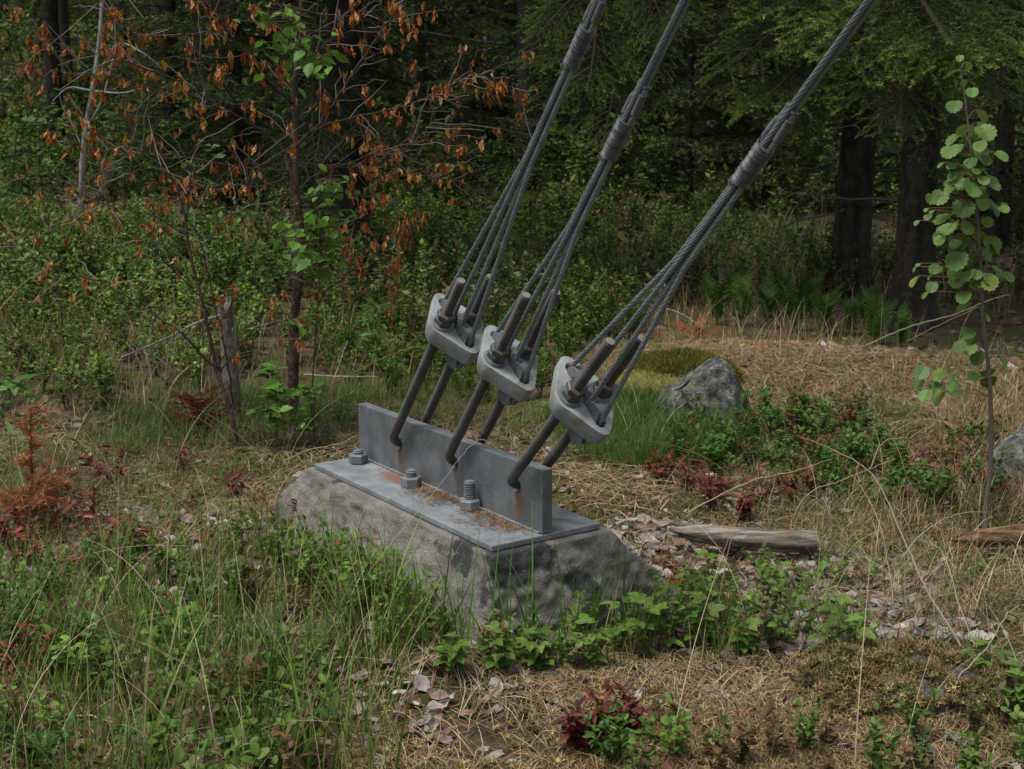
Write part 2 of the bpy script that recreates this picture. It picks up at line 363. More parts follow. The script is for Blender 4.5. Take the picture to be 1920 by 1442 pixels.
# concrete block: rough sloping sides
def concrete():
    m, n, b, o = nodes('weathered_concrete')
    tc = N(n, 'ShaderNodeTexCoord').outputs['Object']
    c = ramp(n, noise(n, 7, 10, .7, tc), [(.32, (.19, .18, .158)), (.5, (.31, .292, .255)), (.66, (.44, .42, .375))])
    dk = ramp(n, noise(n, 2.3, 8, .58, tc), [(.545, (0, 0, 0)), (.57, (.95, .95, .95))])
    c = mixc(n, dk, c, ramp(n, noise(n, 30, 6, .6, tc), [(.3, (.045, .048, .055)), (.7, (.10, .105, .115))]))
    c = mixc(n, ramp(n, noise(n, 5, 5, .6, tc), [(.62, (0, 0, 0)), (.75, (.5, .5, .5))]), c, (.24, .16, .12))
    c = mixc(n, ramp(n, noise(n, 85, 3, .5, tc), [(.68, (0, 0, 0)), (.72, (.9, .9, .9))]), c, (.45, .44, .40))
    vo = N(n, 'ShaderNodeTexVoronoi'); vo.inputs['Scale'].default_value = 60; n.links.new(tc, vo.inputs['Vector'])
    c = mixc(n, ramp(n, vo.outputs['Distance'], [(.06, (.8, .8, .8)), (.14, (0, 0, 0))]), c, (.05, .045, .04))
    n.links.new(c, b.inputs['Base Color']); b.inputs['Roughness'].default_value = .9; b.inputs['Specular IOR Level'].default_value = .2
    ad = N(n, 'ShaderNodeMath', operation='ADD'); n.links.new(noise(n, 22, 10, .75, tc), ad.inputs[0]); n.links.new(noise(n, 120, 6, .7, tc), ad.inputs[1])
    bump(n, b, ad.outputs[0], 1, .025)
    bm = bmesh.new(); T = (-1.275, .03, -.235, .235, -.022); B = (-1.80, .17, -.36, .68, -.50)
    r = bmesh.ops.create_cube(bm, size=1)
    for v in r['verts']:
        q = T if v.co.z > 0 else B; v.co = Vector((q[0] if v.co.x < 0 else q[1], q[2] if v.co.y < 0 else q[3], q[4]))
    bmesh.ops.subdivide_edges(bm, edges=bm.edges[:], cuts=60, use_grid_fill=True)
    bm.normal_update()
    P = np.array([v.co[:] for v in bm.verts]); d1 = vnoise(P, 3, 3); d2 = vnoise(P, 9, 8); d3 = vnoise(P, 30, 2)
    for v, a, b_, c_ in zip(bm.verts, d1, d2, d3):
        top = v.co.z > -.03
        k = .15 if top else min(1, (-.022-v.co.z)/.04)
        v.co += v.normal*(a*.016+b_*.012+c_*.014)*k
        if top: v.co.z = min(v.co.z, -.0215)
    t = thing('concrete_footing', 'weathered grey concrete footing with sloping sides under the steel anchor plate', 'footing', LOC, ANG)
    bm_obj('block', bm, m, t, True)
concrete()
# bracket
def hexprism(bm, cx, cy, z0, z1, r, rot0=0, cham=.12):
    rings = [(z0, r*(1-cham)), (z0+.12*(z1-z0), r), (z1-.15*(z1-z0), r), (z1, r*(1-cham))]
    vs = [[bm.verts.new((cx+q*math.cos(rot0+i*PI/3), cy+q*math.sin(rot0+i*PI/3), z)) for i in range(6)] for z, q in rings]
    for a, b in zip(vs, vs[1:]):
        for i in range(6): bm.faces.new((a[i], a[(i+1) % 6], b[(i+1) % 6], b[i]))
    bm.faces.new(vs[0][::-1]); bm.faces.new(vs[-1])
def threaded(z0, z1, r, pitch, depth, sides=20, cx=0, cy=0, flat_top=True):
    g = Geo(); n = int((z1-z0)/pitch)
    zs, rs = [z0], [r]
    for i in range(n):
        a = z0+i*(z1-z0)/n; p = (z1-z0)/n
        zs += [a+.1*p, a+.45*p, a+.6*p, a+.95*p]; rs += [r, r, r-depth, r-depth]
    zs += [z1-.0001, z1]; rs += [r-depth, r-depth*1.6]
    P = np.column_stack([np.full(len(zs), cx), np.full(len(zs), cy), zs])
    tube(g, P, rs, sides); return g
br = thing('anchor_bracket', 'grey galvanised T-shaped steel anchor bracket bolted on the concrete footing', 'bracket', LOC, ANG)
def bracket():
    bm = bmesh.new(); box(bm, -1.238, 0, -.215, .215, -.02, 0, .004)
    bmesh.ops.subdivide_edges(bm, edges=[e for e in bm.edges if e.calc_length() > .3], cuts=30)
    bm_obj('base_plate', bm, basem, br)
    bm = bmesh.new(); box(bm, -1.236, -.002, -.02, .02, .001, .215, .005)
    up = bm_obj('upright_plate', bm, upm, br)
    bm = bmesh.new()
    for (a, h) in HOLES:
        M = Matrix.Translation((a, 0, h-.006)) @ Matrix.Rotation(PI/2, 4, 'X')
        bmesh.ops.create_cone(bm, cap_ends=True, segments=28, radius1=.025, radius2=.025, depth=.12, matrix=M)
    cut = bm_obj('cut', bm, upm, br)
    md = up.modifiers.new('b', 'BOOLEAN'); md.object = cut; md.operation = 'DIFFERENCE'; md.solver = 'EXACT'
    bpy.context.view_layer.update(); dg = bpy.context.evaluated_depsgraph_get()
    me = bpy.data.meshes.new_from_object(up.evaluated_get(dg)); up.modifiers.clear(); up.data = me; bpy.data.objects.remove(cut)
    # weld bead along the foot
    g = Geo()
    for sy in (-1, 1):
        x = np.linspace(-1.22, -.015, 150); tube(g, np.column_stack([x, np.full(150, sy*.0215), .003+.0012*np.sin(x*260)]), .0055+.0008*np.sin(x*180), 6)
    g.obj('weld_bead', steel, br, True)
    for (px, py, zt, lab) in ((672, 868, .052, 'nut with a short stub'), (771, 912, .062, 'nut with a middling stub'), (881, 955, .100, 'nut with the tallest threaded stub')):
        p = onz(px, py, .35); q = to_local(np.array([p])); x, y = q[0][0], q[1][0]
        bm = bmesh.new(); hexprism(bm, x, y, .001, .038, .0385, rng.uniform(0, 1)); nt_ = bm_obj('nut', bm, steel, br)
        threaded(.03, zt, .0205, .0085, .0036, 20, x, y).obj('bolt', steel, nt_)
bracket()
# --- local axes of a guy line: s along the pull, n perpendicular in the plate's plane, c across the plate
def yoke_outline(k, hw, hl, rad, n=64):
    # rounded diamond, sampled by angle: offset of a hexagon-ish polygon by rad
    base = [(hl-rad, 0), (.012, hw-rad), (-.012, hw-rad), (-(hl-rad), 0), (-.012, -(hw-rad)), (.012, -(hw-rad))]
    out = []
    for i in range(n):
        th = 2*PI*i/n; d = np.array([math.cos(th), math.sin(th)])
        # largest t so that point is in minkowski sum: approximate by support search along the ray
        lo, hi = 0, .3
        for _ in range(26):
            mid = (lo+hi)/2; p = d*mid
            if sdf_poly(p, base) <= rad: lo = mid
            else: hi = mid
        out.append(d*lo)
    return np.array(out)
def sdf_poly(p, poly):
    dmin = 1e9; inside = True; k = len(poly)
    for i in range(k):
        a = np.array(poly[i]); b = np.array(poly[(i+1) % k]); e = b-a; w_ = p-a
        t = max(0, min(1, (w_@e)/(e@e))); dmin = min(dmin, np.linalg.norm(w_-e*t))
        if e[0]*w_[1]-e[1]*w_[0] < 0: inside = False
    return -dmin if inside else dmin
RR = .0170; LC = .057; ROPE = .0082
def make_line(hole, el, s_top, s_rod, s_rod_b, s_wrap, who, rodz):
    ax = np.array([math.cos(el), 0, math.sin(el)]); nx = np.array([math.sin(el), 0, -math.cos(el)]); cx = np.array([0, 1., 0])
    base = np.array([hole[0], 0, hole[1]])
    M = np.column_stack([nx, cx, ax])            # columns: n, c, s -> local
    if np.linalg.det(M) < 0: pass
    def W(P): return base+np.asarray(P, float)@M.T          # P rows (n, c, s)
    # ---- U-bolt
    t = thing('u_bolt', who[0], 'U-bolt', LOC, ANG, 'threaded U-bolts through the upright plate')
    th = np.linspace(-PI/2, PI/2, 24)
    arc = np.column_stack([0*th, LC*np.sin(th), LC-LC*np.cos(th)])
    lowf = .30
    P = np.concatenate([[[0, -LC, s_top-.03]], [[0, -LC, lowf*.5+.04]], arc, [[0, LC, lowf*.5+.04]], [[0, LC, s_top-.03]]])
    g = Geo(); tube(g, W(P), RR*.97, 18)
    g.obj('bent_rod', rodm, t, True)
    for sy, st in ((-1, s_rod), (1, s_rod_b)):
        s0 = .14; g = threaded(s0, st, RR+.0006, .0084, .0032, 18, 0, sy*LC)
        V = np.concatenate(g.V); off = 0
        g2 = Geo()
        for v, c in zip(g.V, g.C): g2.V.append(W(v)); g2.C.append(c)
        g2.T = g.T; g2.Q = g.Q; g2.n = g.n
        g2.obj('threaded_leg', rodm, t)
        # cut end of the rod is paler
        g3 = Geo(); tube(g3, W([[0, sy*LC, st-.001], [0, sy*LC, st+.0012]]), RR-.003, 18); g3.obj('rod_end', simple('rod_end_'+str(random.random()), [(.3, (.20, .19, .15)), (.6, (.28, .26, .21))], 60, .6, 0) if 'rod_end' not in MATS else MATS['rod_end'], t)
        # nuts
        for k, (z0, z1) in enumerate(((s_top+.008, s_top+.029), (s_top+.031, s_top+.053))):
            bm = bmesh.new(); hexprism(bm, 0, 0, z0, z1, .0335, .35+k*.55+sy*.2)
            for v in bm.verts:
                v.co = Vector(W([[v.co.x, v.co.y+sy*LC, v.co.z]])[0])
            if np.linalg.det(M) < 0: bmesh.ops.reverse_faces(bm, faces=bm.faces[:])
            bm_obj('nut', bm, nutm, t)
    # ---- yoke
    y = thing('cable_yoke', who[1], 'cable yoke', LOC, ANG, 'cast diamond yokes on the U-bolts')
    n = 72; O = yoke_outline(0, .103, .150, .028, n); hl, hw = .119, .0195
    I = []
    for i in range(n):
        a = 2*PI*i/n; d = np.array([math.cos(a), math.sin(a)]); lo, hi = 0, .2
        for _ in range(24):
            mid = (lo+hi)/2; p = d*mid; q = max(abs(p[0])-(hl-hw), 0)
            if math.hypot(q, p[1]) <= hw: lo = mid
            else: hi = mid
        I.append(d*lo)
    I = np.array(I); tk = .072
    def lp(XY, s): return np.column_stack([XY, np.full(n, s)])
    dished = .004*np.cos(np.arange(n)*2*2*PI/n)
    loops = [lp(I, s_top-tk), lp(O*.80, s_top-tk), lp(O*.91, s_top-tk+.006), lp(O*.965, s_top-tk+.02), lp(O, s_top-.03), lp(O*1.0, s_top-.003), lp(O*.992, s_top-.0006), lp(O*.98, s_top),
             lp(O*.55+I*.45, s_top), lp(I*1.04, s_top), lp(I, s_top-.004), lp(I, s_top-tk)]
    for q in loops[5:11]: q[:, 2] += .001*np.clip(np.abs(q[:, 0])/.15, 0, 1)**2   # the tips stand a little higher
    V = np.concatenate(loops); V = V+np.column_stack([vnoise(V, 30, j)*.0016 for j in (1, 2, 3)])
    j = np.arange(n); k = (j+1) % n
    Q = np.concatenate([np.stack([a*n+j, a*n+k, a*n+n+k, a*n+n+j], -1) for a in range(len(loops)-1)])
    if np.linalg.det(M) < 0: Q = Q[:, ::-1]
    g = Geo(); g.add(W(V), Q); ob = g.obj('casting', cast, y, True)
    ob.data.set_sharp_from_angle(angle=math.radians(24)) if hasattr(ob.data, 'set_sharp_from_angle') else None
    for sy in (-1, 1):
        g = Geo(); tube(g, W([[0, sy*LC, s_top-.002], [0, sy*LC, s_top+.003], [0, sy*LC, s_top+.0035], [0, sy*LC, s_top+.0078]]), [.0420, .0420, .039, .039], 32); g.obj('washer', steel, y)
    for sn in (-1, 1):
        # saddle: thick stadium disc standing in the slot, groove round its rim
        cn = sn*.067; r = .033; g = Geo()
        out = []
        zt, zb = s_top+.004, s_top-.098
        for a in np.linspace(0, PI, 16): out.append((cn+r*math.cos(a), zt+r*math.sin(a)*.95))
        for a in np.linspace(PI, 2*PI, 16): out.append((cn+r*math.cos(a), zb+r*1.0*math.sin(a)))
        out = np.array(out); m_ = len(out); cen = out.mean(0)
        def sl(c, f, fz=None): q = cen+(out-cen)*f; return np.column_stack([q[:, 0], np.full(m_, c), q[:, 1]])
        prof = [(-.0178, .90), (-.0178, 1.0), (-.011, 1.0), (-.006, .9), (.006, .9), (.011, 1.0), (.0178, 1.0), (.0178, .90)]
        if True:
            V = np.concatenate([sl(c, f) for c, f in prof]); jj = np.arange(m_); kk = (jj+1) % m_
            Q = np.concatenate([np.stack([a*m_+jj, a*m_+kk, a*m_+m_+kk, a*m_+m_+jj], -1) for a in range(len(prof)-1)])
            g.add(W(V), Q)
            for e in (0, len(prof)-1):
                Ve = np.concatenate([sl(*prof[e]), [[cen[0], prof[e][0], cen[1]]]]); g.add(W(Ve), [(a, (a+1) % m_, m_) for a in range(m_)])
            # bottom flange seen under the casting
            for c_ in (-.0165, .0125):
                Vf = []; a = np.linspace(PI, 2*PI, 14)
                L1 = np.column_stack([cn+r*1.22*np.cos(a), np.full(14, c_), zb+.0+r*1.25*np.sin(a)]); L2 = L1.copy(); L2[:, 1] += .004
                V = np.concatenate([L1, L2, [[cn, c_, zb], [cn, c_+.004, zb]]]); g.add(W(V), [(i, i+1, 15+i, 14+i) for i in range(13)])
                g.add(W(V), [(i, i+1, 28) for i in range(13)]+[(14+i, 15+i, 29) for i in range(13)])
        sdl = g.obj('saddle', saddlem, y)
        g = Geo(); tube(g, W([[cn-.006*sn, -.024, s_top+.012], [cn-.006*sn, .024, s_top+.012]]), .0042, 10, (.3, .2, .1)); g.obj('pin', pinm, sdl)
    # ---- guy cable: two ropes, each looped round its saddle
    c = thing('guy_cable', who[2], 'guy cable', LOC, ANG, 'twisted steel guy cables rising from the yokes')
    for sn in (-1, 1):
        cn = sn*.067; r = .038; zb = s_top-.098; far = 4.6
        ccw = sn*.0075
        outer = [[sn*.012, ccw*.25, s_wrap+.185], [sn*.018, 0, s_wrap+.10], [sn*.0145, 0, s_wrap+.03], [sn*.0145, 0, s_wrap-.05], [sn*.0195, 0, s_top+.62*(s_wrap-s_top)], [cn+sn*(r-.004), 0, s_top+.03]]
        lo = [[cn+sn*r*math.cos(a), 0, zb+r*math.sin(a)] for a in np.linspace(0, -PI, 14)]
        inner = [[cn-sn*r, 0, s_top+.02], [sn*.0045, ccw*.9, s_top+.62*(s_wrap-s_top)], [sn*.002, ccw, s_wrap-.05], [sn*.002, ccw, s_wrap+.06], [0, ccw, far]]
        ctl = np.array(outer+lo+inner)
        seg = np.linalg.norm(np.diff(ctl, axis=0), axis=1); cum = np.concatenate([[0], np.cumsum(seg)]); m_ = int(cum[-1]/.0065)
        tt = np.linspace(0, cum[-1], m_); P = np.column_stack([np.interp(tt, cum, ctl[:, i]) for i in range(3)])
        kern = np.ones(9)/9; Pp = np.pad(P, ((4, 4), (0, 0)), mode='edge'); P = np.column_stack([np.convolve(Pp[:, i], kern, 'valid') for i in range(3)])
        P[:, 1] += .0006*np.sin(tt*5); Pw = W(P); T, A, B = frames(Pw); g = Geo()
        for k in range(6):
            ph = k*PI/3+tt*2*PI/.135
            Q = Pw+ROPE*.635*(np.cos(ph)[:, None]*A+np.sin(ph)[:, None]*B); tube(g, Q, ROPE*.365, 6)
        tube(g, Pw, ROPE*.3, 5); g.obj('rope', ropem, c, True)
        # serving on the cut end
        z0, z1 = s_wrap+.085+.01*sn, s_wrap+.150+.01*sn; zz = np.linspace(z0, z1, 60)
        g = Geo(); tube(g, W(np.column_stack([np.interp(zz, [s_wrap, s_wrap+.1, s_wrap+.185], [sn*.0150, sn*.018, sn*.013]), 0*zz, zz])), .0116+.0008*np.sin(np.arange(60)*1.9), 14); g.obj('end_serving', wirem, c, True)
        g = Geo(); tube(g, W([[sn*.0125, 0, s_wrap+.181], [sn*.012, 0, s_wrap+.187]]), .0108, 12); g.obj('end_band', wirem, c)
    zz = np.linspace(s_wrap-.062, s_wrap+.062, 160); g = Geo(); ph = np.arange(160)
    rad = .0238+.0011*np.sin(ph*1.27)+.0005*np.sin(ph*.31)
    T = W(np.column_stack([0*zz, 0*zz, zz])); tube(g, T, rad, 26)
    for z in [s_wrap-.063, s_wrap+.0635]+list(s_wrap+rng.uniform(-.055, .055, 9)):
        a = np.linspace(0, 2*PI*1.05, 40); R_ = .0254; tl = rng.uniform(-.005, .005)
        tube(g, W(np.column_stack([R_*np.cos(a), R_*np.sin(a), z+tl*np.cos(a)])), .0013, 5)
    a = np.linspace(0, 9, 40); tube(g, W(np.column_stack([-.012+.004*np.cos(a*2)+a*.0012, -.024+.004*np.sin(a*2), s_wrap-.068-.001*a])), .0014, 5)
    g.obj('wire_lashing', wirem, c, True)
pinm = simple('brass_pin', [(.3, (.14, .09, .045)), (.6, (.24, .16, .08))], 60, .45, 0, metal=.3)
simple('rod_end', [(.3, (.12, .115, .095)), (.6, (.19, .18, .15))], 60, .6, 0)
nm = ['leftmost', 'middle', 'rightmost']
desc = [('threaded U-bolt through the left hole of the upright plate, farthest from the log', 'pale cast diamond yoke on the left U-bolt, highest of the three', 'steepest twisted steel cable rising from the left yoke, its lashing near the top edge'),
        ('threaded U-bolt through the middle hole of the upright plate', 'pale cast diamond yoke on the middle U-bolt, between two other yokes', 'twisted steel cable rising from the middle yoke with its lashing halfway up'),
        ('threaded U-bolt through the right hole of the plate above the round rust stain', 'pale cast diamond yoke on the right U-bolt, lowest of the three', 'slanted twisted steel cable rising from the right yoke, lashed beside the dark spruce')]
for i, (el, stp, sr, srb, sw) in enumerate(((52.7, .625, .828, .835, 1.747), (52.7, .520, .804, .806, 1.407), (46.3, .488, .757, .757, 1.464))):
    make_line(HOLES[i], math.radians(el), stp, sr, srb, sw, desc[i], None)

exec_veg = True

# ================================================================ forest floor stuff
GREEN = [(.075, .115, .025), (.10, .145, .03), (.13, .165, .04), (.06, .09, .025)]
DRY = [(.30, .215, .12), (.38, .29, .17), (.23, .155, .085), (.45, .37, .25), (.19, .12, .065)]
ORANGE = [(.26, .12, .045), (.34, .17, .065), (.20, .085, .035)]
def curled(n_):
    g = Geo(); t = np.linspace(-1, 1, 5); V = []
    for i, a in enumerate(t):
        wd = [.3, .8, 1, .75, .15][i]
        for b in np.linspace(-1, 1, 4): V.append((a*.5, b*.33*wd*(1+rng.normal(0, .1)), .22*a*a*rng.uniform(.2, 1)+.3*b*b*wd*rng.uniform(.0, .8)+rng.normal(0, .035)))
    Q = [(4*i+j, 4*i+4+j, 4*i+5+j, 4*i+1+j) for i in range(4) for j in range(3)]
    C = -np.ones((20, 3))*rng.uniform(.8, 1.15, (20, 1)); g.add(V, Q, C); return g
LITTER = [(.30, .255, .215), (.36, .315, .275), (.22, .175, .14), (.17, .12, .085), (.27, .19, .12), (.44, .40, .36)]
def litter(name, P, pal, s0, s1, mat=drym):
    g = Geo(); vs = [curled(0) for _ in range(6)]; k = rng.integers(0, 6, len(P))
    for i in range(6):
        p = P[k == i].copy(); n = len(p); p[:, 2] += .008
        if n: g.inst(vs[i], rot(rng.uniform(0, 6.3, n), rng.normal(0, .25, n), rng.normal(0, .25, n)+PI*(rng.random(n) < .4), rng.uniform(s0, s1, n)), p, pick(pal, n))
    return tag(g.obj(name, mat, smooth=False), kind='stuff')
def straw(name, P, L, W, pal=DRY, bend=.4):
    g = Geo(); grass(g, P, L*rng.uniform(.4, 1.2, len(P)), W, pal, bend, 5, True); return tag(g.obj(name, drym), kind='stuff')
def tufts(name, P, H, W, pal, bend=.7, per=14, r=.05, mat=None, seg=4):
    q = np.repeat(P, per, 0); q[:, :2] += rng.normal(0, r, (len(q), 2)); q = zpts(q[:, :2]); g = Geo()
    grass(g, q, H*rng.uniform(.45, 1.15, len(q)), W, pal, bend, seg); return tag(g.obj(name, mat or leafm), kind='stuff')
def moss(name, P, h, pal, w_=.004):
    # short upright shoots, a tuft of pointed leaves each
    g = Geo(); t = Geo()
    for i in range(5):
        a = i*1.256; d = np.array([math.cos(a), math.sin(a), 0]); s = np.array([-d[1], d[0], 0])
        t.add([s*.16, -s*.16, d*.5+np.array([0, 0, 1.0])], [(0, 1, 2)], (-.8, -.8, -.8)); t.add([s*.12+np.array([0, 0, .4]), -s*.12+np.array([0, 0, .4]), d*.8+np.array([0, 0, .75])], [(0, 1, 2)], (-1.2, -1.2, -1.1))
    n = len(P); g.inst(t, rot(rng.uniform(0, 6, n), rng.normal(0, .35, n), rng.normal(0, .35, n), h*rng.uniform(.5, 1.3, n)), P, pick(pal, n)); return tag(g.obj(name, leafm), kind='stuff')
# overall: leaves, needles, straw and moss over the whole floor
P = off_block(view_pts(2.6, 6.6, 95)); litter('leaf_litter', P, LITTER, .025, .065)
P = off_block(view_pts(6.6, 16, 22, 1)); litter('leaf_litter', P, [(.12, .09, .06), (.16, .12, .08), (.2, .15, .11), (.09, .06, .04)], .05, .10)
P = off_block(view_pts(2.6, 6.5, 700)); straw('fallen_needles', P, .055, .0011, ORANGE+DRY, .2)
P = off_block(patchy(view_pts(2.6, 7.5, 850), 1.5, -.6, 3)); straw('dry_straw', P, .16, .0014)
P = off_block(patchy(view_pts(2.6, 7.0, 1100), 2.1, .2, 5)); moss('moss', P, .018, [(.12, .115, .03), (.085, .09, .025), (.17, .15, .05), (.06, .055, .02)])
P = patchy(view_pts(7, 13, 150, 1), .9, -.5, 9); P = P[(P[:, 0] < .3) | (P[:, 1] > 9.3)]; tufts('dry_grass', P[:1500], .30, .0022, DRY+[(.09, .10, .035)], .9, 6, .07, drym)
# straw and golden moss bank in front
Z3 = [(640, 1280), (760, 1230), (1150, 1225), (1500, 1235), (1960, 1230), (2100, 1500), (800, 1560), (620, 1440)]
P = off_block(patchy(poly_pts(Z3, 6000), 3, -1.2, 4)); straw('straw_mat', P, .11, .0011, DRY+[(.46, .38, .26), (.30, .20, .10), (.15, .09, .045)])
P = off_block(patchy(poly_pts(Z3, 5500), 2.2, .0, 1)); moss('golden_moss', P, .026, [(.46, .37, .17), (.54, .45, .23), (.36, .26, .12), (.26, .22, .08), (.15, .11, .05)])
P = off_block(patchy(poly_pts(Z3, 380), 2.5, -.5, 6)); litter('pale_leaf_litter', P, [(.42, .375, .34), (.34, .29, .255), (.26, .20, .16), (.20, .13, .09)], .03, .075)
# grey leaf carpet right of the footing
Z4 = [(1130, 985), (1260, 975), (1560, 1030), (1800, 1060), (1850, 1200), (1500, 1235), (1250, 1190)]
P = off_block(poly_pts(Z4, 620)); litter('grey_leaf_litter', P, [(.34, .295, .265), (.28, .235, .205), (.23, .175, .14), (.16, .115, .08), (.42, .385, .355)], .04, .10)
P = off_block(poly_pts(Z4, 700)); straw('straw_over_leaves', P, .12, .0014, ORANGE+DRY)
# uneven green tufts along the mound
P = patchy(poly_pts([(1130, 700), (1450, 760), (1900, 720), (1960, 860), (1400, 830), (1200, 790)], 60), 2.2, .1, 5); tufts('mound_green_grass', P, .16, .0018, [(.10, .15, .04), (.14, .18, .05), (.24, .2, .1)], 1.3, 16, .05)
# dry mound behind the rock
Z5 = [(1060, 660), (1180, 630), (1330, 640), (1500, 650), (1700, 668), (1990, 700), (2000, 880), (1600, 740), (1420, 800), (1250, 680), (1100, 720)]
P = poly_pts(Z5, 4200); straw('mound_straw', P, .30, .0020, [(.28, .165, .09), (.35, .24, .14), (.21, .11, .055), (.44, .37, .26), (.23, .135, .07), (.14, .09, .05), (.14, .15, .055)])
P = patchy(poly_pts([(1100, 640), (1900, 660), (1960, 800), (1450, 760), (1200, 700)], 30), 1.7, .3, 11); tufts('mound_sparse_grass', P, .14, .0018, [(.12, .16, .05), (.22, .2, .09), (.34, .27, .16)], 1.4, 18, .07)
P = poly_pts(Z5, 12); tufts('mound_dry_grass', P, .17, .002, DRY, 1.5, 16, .05, drym)
P = poly_pts([(1130, 640), (1560, 640), (1600, 690), (1150, 690)], 1000); straw('mound_needles', P, .09, .0018, ORANGE+[(.30, .17, .08)], .2)
P = poly_pts([(1130, 640), (1900, 665), (1900, 760), (1450, 760), (1150, 700)], 90); litter('mound_leaf_litter', P, LITTER, .05, .12)
# dry grass right of the footing and around the logs
P = off_block(poly_pts([(1020, 850), (1200, 830), (1260, 960), (1120, 960)], 1200)); straw('dry_straw_behind_plate', P, .25, .002)
P = poly_pts([(1500, 940), (1950, 900), (2000, 1150), (1750, 1180), (1480, 1050)], 55); tufts('drooping_dry_grass', P, .20, .0016, DRY+[(.11, .12, .045)], 1.3, 22, .045, drym)
P = poly_pts([(1760, 760), (2050, 740), (2080, 1000), (1800, 980)], 70); tufts('dry_grass_bank', P, .24, .002, DRY+[(.22, .16, .09)], 1.4, 24, .06, drym)
P = poly_pts([(1300, 830), (1850, 830), (1850, 990), (1260, 990)], 55); tufts('mixed_grass', P, .13, .0016, [(.09, .12, .035), (.14, .15, .05), (.24, .19, .10), (.07, .09, .03)], 1.1, 14, .06)
# fine green grass round the rock and behind the plate
P = off_block(poly_pts([(1030, 790), (1180, 740), (1300, 760), (1430, 800), (1330, 880), (1180, 880), (1060, 870)], 200)); tufts('fine_green_grass', P, .24, .0013, [(.075, .13, .04), (.10, .16, .05), (.055, .10, .03)], 1.5, 24, .04)
P = off_block(poly_pts([(1040, 680), (1250, 660), (1260, 760), (1100, 790)], 1800)); straw('straw_by_rock', P, .22, .002, DRY+[(.14, .15, .05)]); P = off_block(poly_pts([(1040, 670), (1260, 650), (1260, 760), (1100, 800)], 45)); tufts('grass_by_rock', P, .16, .0018, [(.14, .16, .05), (.26, .21, .10), (.10, .14, .04)], 1.4, 16, .05)
P = off_block(poly_pts([(180, 760), (420, 735), (700, 740), (640, 830), (420, 840), (180, 870)], 170)); tufts('fine_green_grass_left', P, .17, .0016, [(.06, .11, .035), (.08, .13, .04), (.05, .085, .03), (.16, .14, .06)], 1.4, 20, .05)
P = off_block(patchy(poly_pts([(0, 840), (500, 830), (520, 930), (480, 1040), (0, 1060)], 900), 2, 0, 3)); straw('straw_left', P, .30, .0016)
P = off_block(patchy(poly_pts([(0, 930), (500, 930), (540, 1060), (480, 1100), (0, 1100)], 240), 2, 0, 8)); litter('grey_leaf_litter_left', P, [(.40, .36, .33), (.33, .28, .25), (.25, .2, .17), (.18, .12, .09)], .04, .09)
P = off_block(poly_pts([(-60, 850), (480, 840), (500, 1000), (-60, 1050)], 75)); tufts('grass_left', P, .15, .0016, [(.08, .14, .035), (.10, .16, .04), (.16, .15, .06), (.28, .21, .11)], 1.2, 14, .06)
# foreground grass
GR = [(.10, .15, .035), (.13, .19, .045), (.17, .22, .06), (.075, .115, .03), (.20, .22, .08), (.32, .28, .15)]
P = off_block(poly_pts([(-80, 1100), (350, 1060), (700, 1090), (760, 1180), (680, 1300), (700, 1560), (-80, 1560)], 80)); tufts('foreground_grass', P, .30, .0019, GR, .55, 13, .035, seg=5)
P = off_block(poly_pts([(600, 1050), (900, 1150), (1250, 1160), (1560, 1150), (1600, 1235), (1000, 1255), (700, 1260)], 90)); tufts('grass_before_footing', P, .22, .0020, [(.09, .17, .04), (.12, .20, .055), (.15, .2, .07), (.3, .24, .12)], .6, 9, .045, seg=5)
P = poly_pts([(1400, 1080), (1800, 1060), (1960, 1120), (1960, 1240), (1400, 1240)], 34); tufts('short_grass_right', P, .09, .0015, [(.08, .12, .04), (.11, .14, .05), (.20, .17, .08)], 1.1, 16, .05)
# taller single blades in front of the concrete
def blades(name, px, H, W, pal, bend, lab=None):
    P = np.array([gp(*p) for p in px]); g = Geo(); grass(g, P, np.array(H, float), W, pal, bend, 9); return g.obj(name, leafm)
px = []; H = []
for (cx, cy, k, hh) in ((1005, 1235, 7, .46), (935, 1240, 5, .44), (1100, 1225, 9, .42), (1150, 1215, 8, .40), (1060, 1240, 8, .30), (860, 1240, 6, .42), (1260, 1210, 7, .28), (960, 1245, 8, .30), (1210, 1210, 8, .25), (780, 1220, 9, .34)):
    for _ in range(k): px.append((cx+rng.normal(0, 14), cy+rng.normal(0, 8))); H.append(hh*rng.uniform(.7, 1.1))
tag(blades('tall_grass_blades', px, H, .0033, [(.085, .16, .035), (.11, .19, .045), (.07, .13, .03)], .35), kind='stuff')
px = [(rng.uniform(250, 760), rng.uniform(1180, 1480)) for _ in range(130)]; tag(blades('long_grass_blades', px, rng.uniform(.25, .5, 130), .0027, GR, .7), kind='stuff')
px = [(rng.uniform(-50, 760), rng.uniform(1130, 1500)) for _ in range(120)]+[(rng.uniform(1200, 1960), rng.uniform(900, 1450)) for _ in range(50)]+[(rng.uniform(0, 560), rng.uniform(830, 1000)) for _ in range(60)]+[(rng.uniform(1080, 1900), rng.uniform(640, 860)) for _ in range(60)]
g = Geo(); P = np.array([gp(*p) for p in px]); grass(g, P, rng.uniform(.25, .6, len(P)), .0013, [(.42, .34, .22), (.5, .42, .3), (.33, .25, .15)], 1.1, 10); tag(g.obj('dry_stalks', drym), kind='stuff')
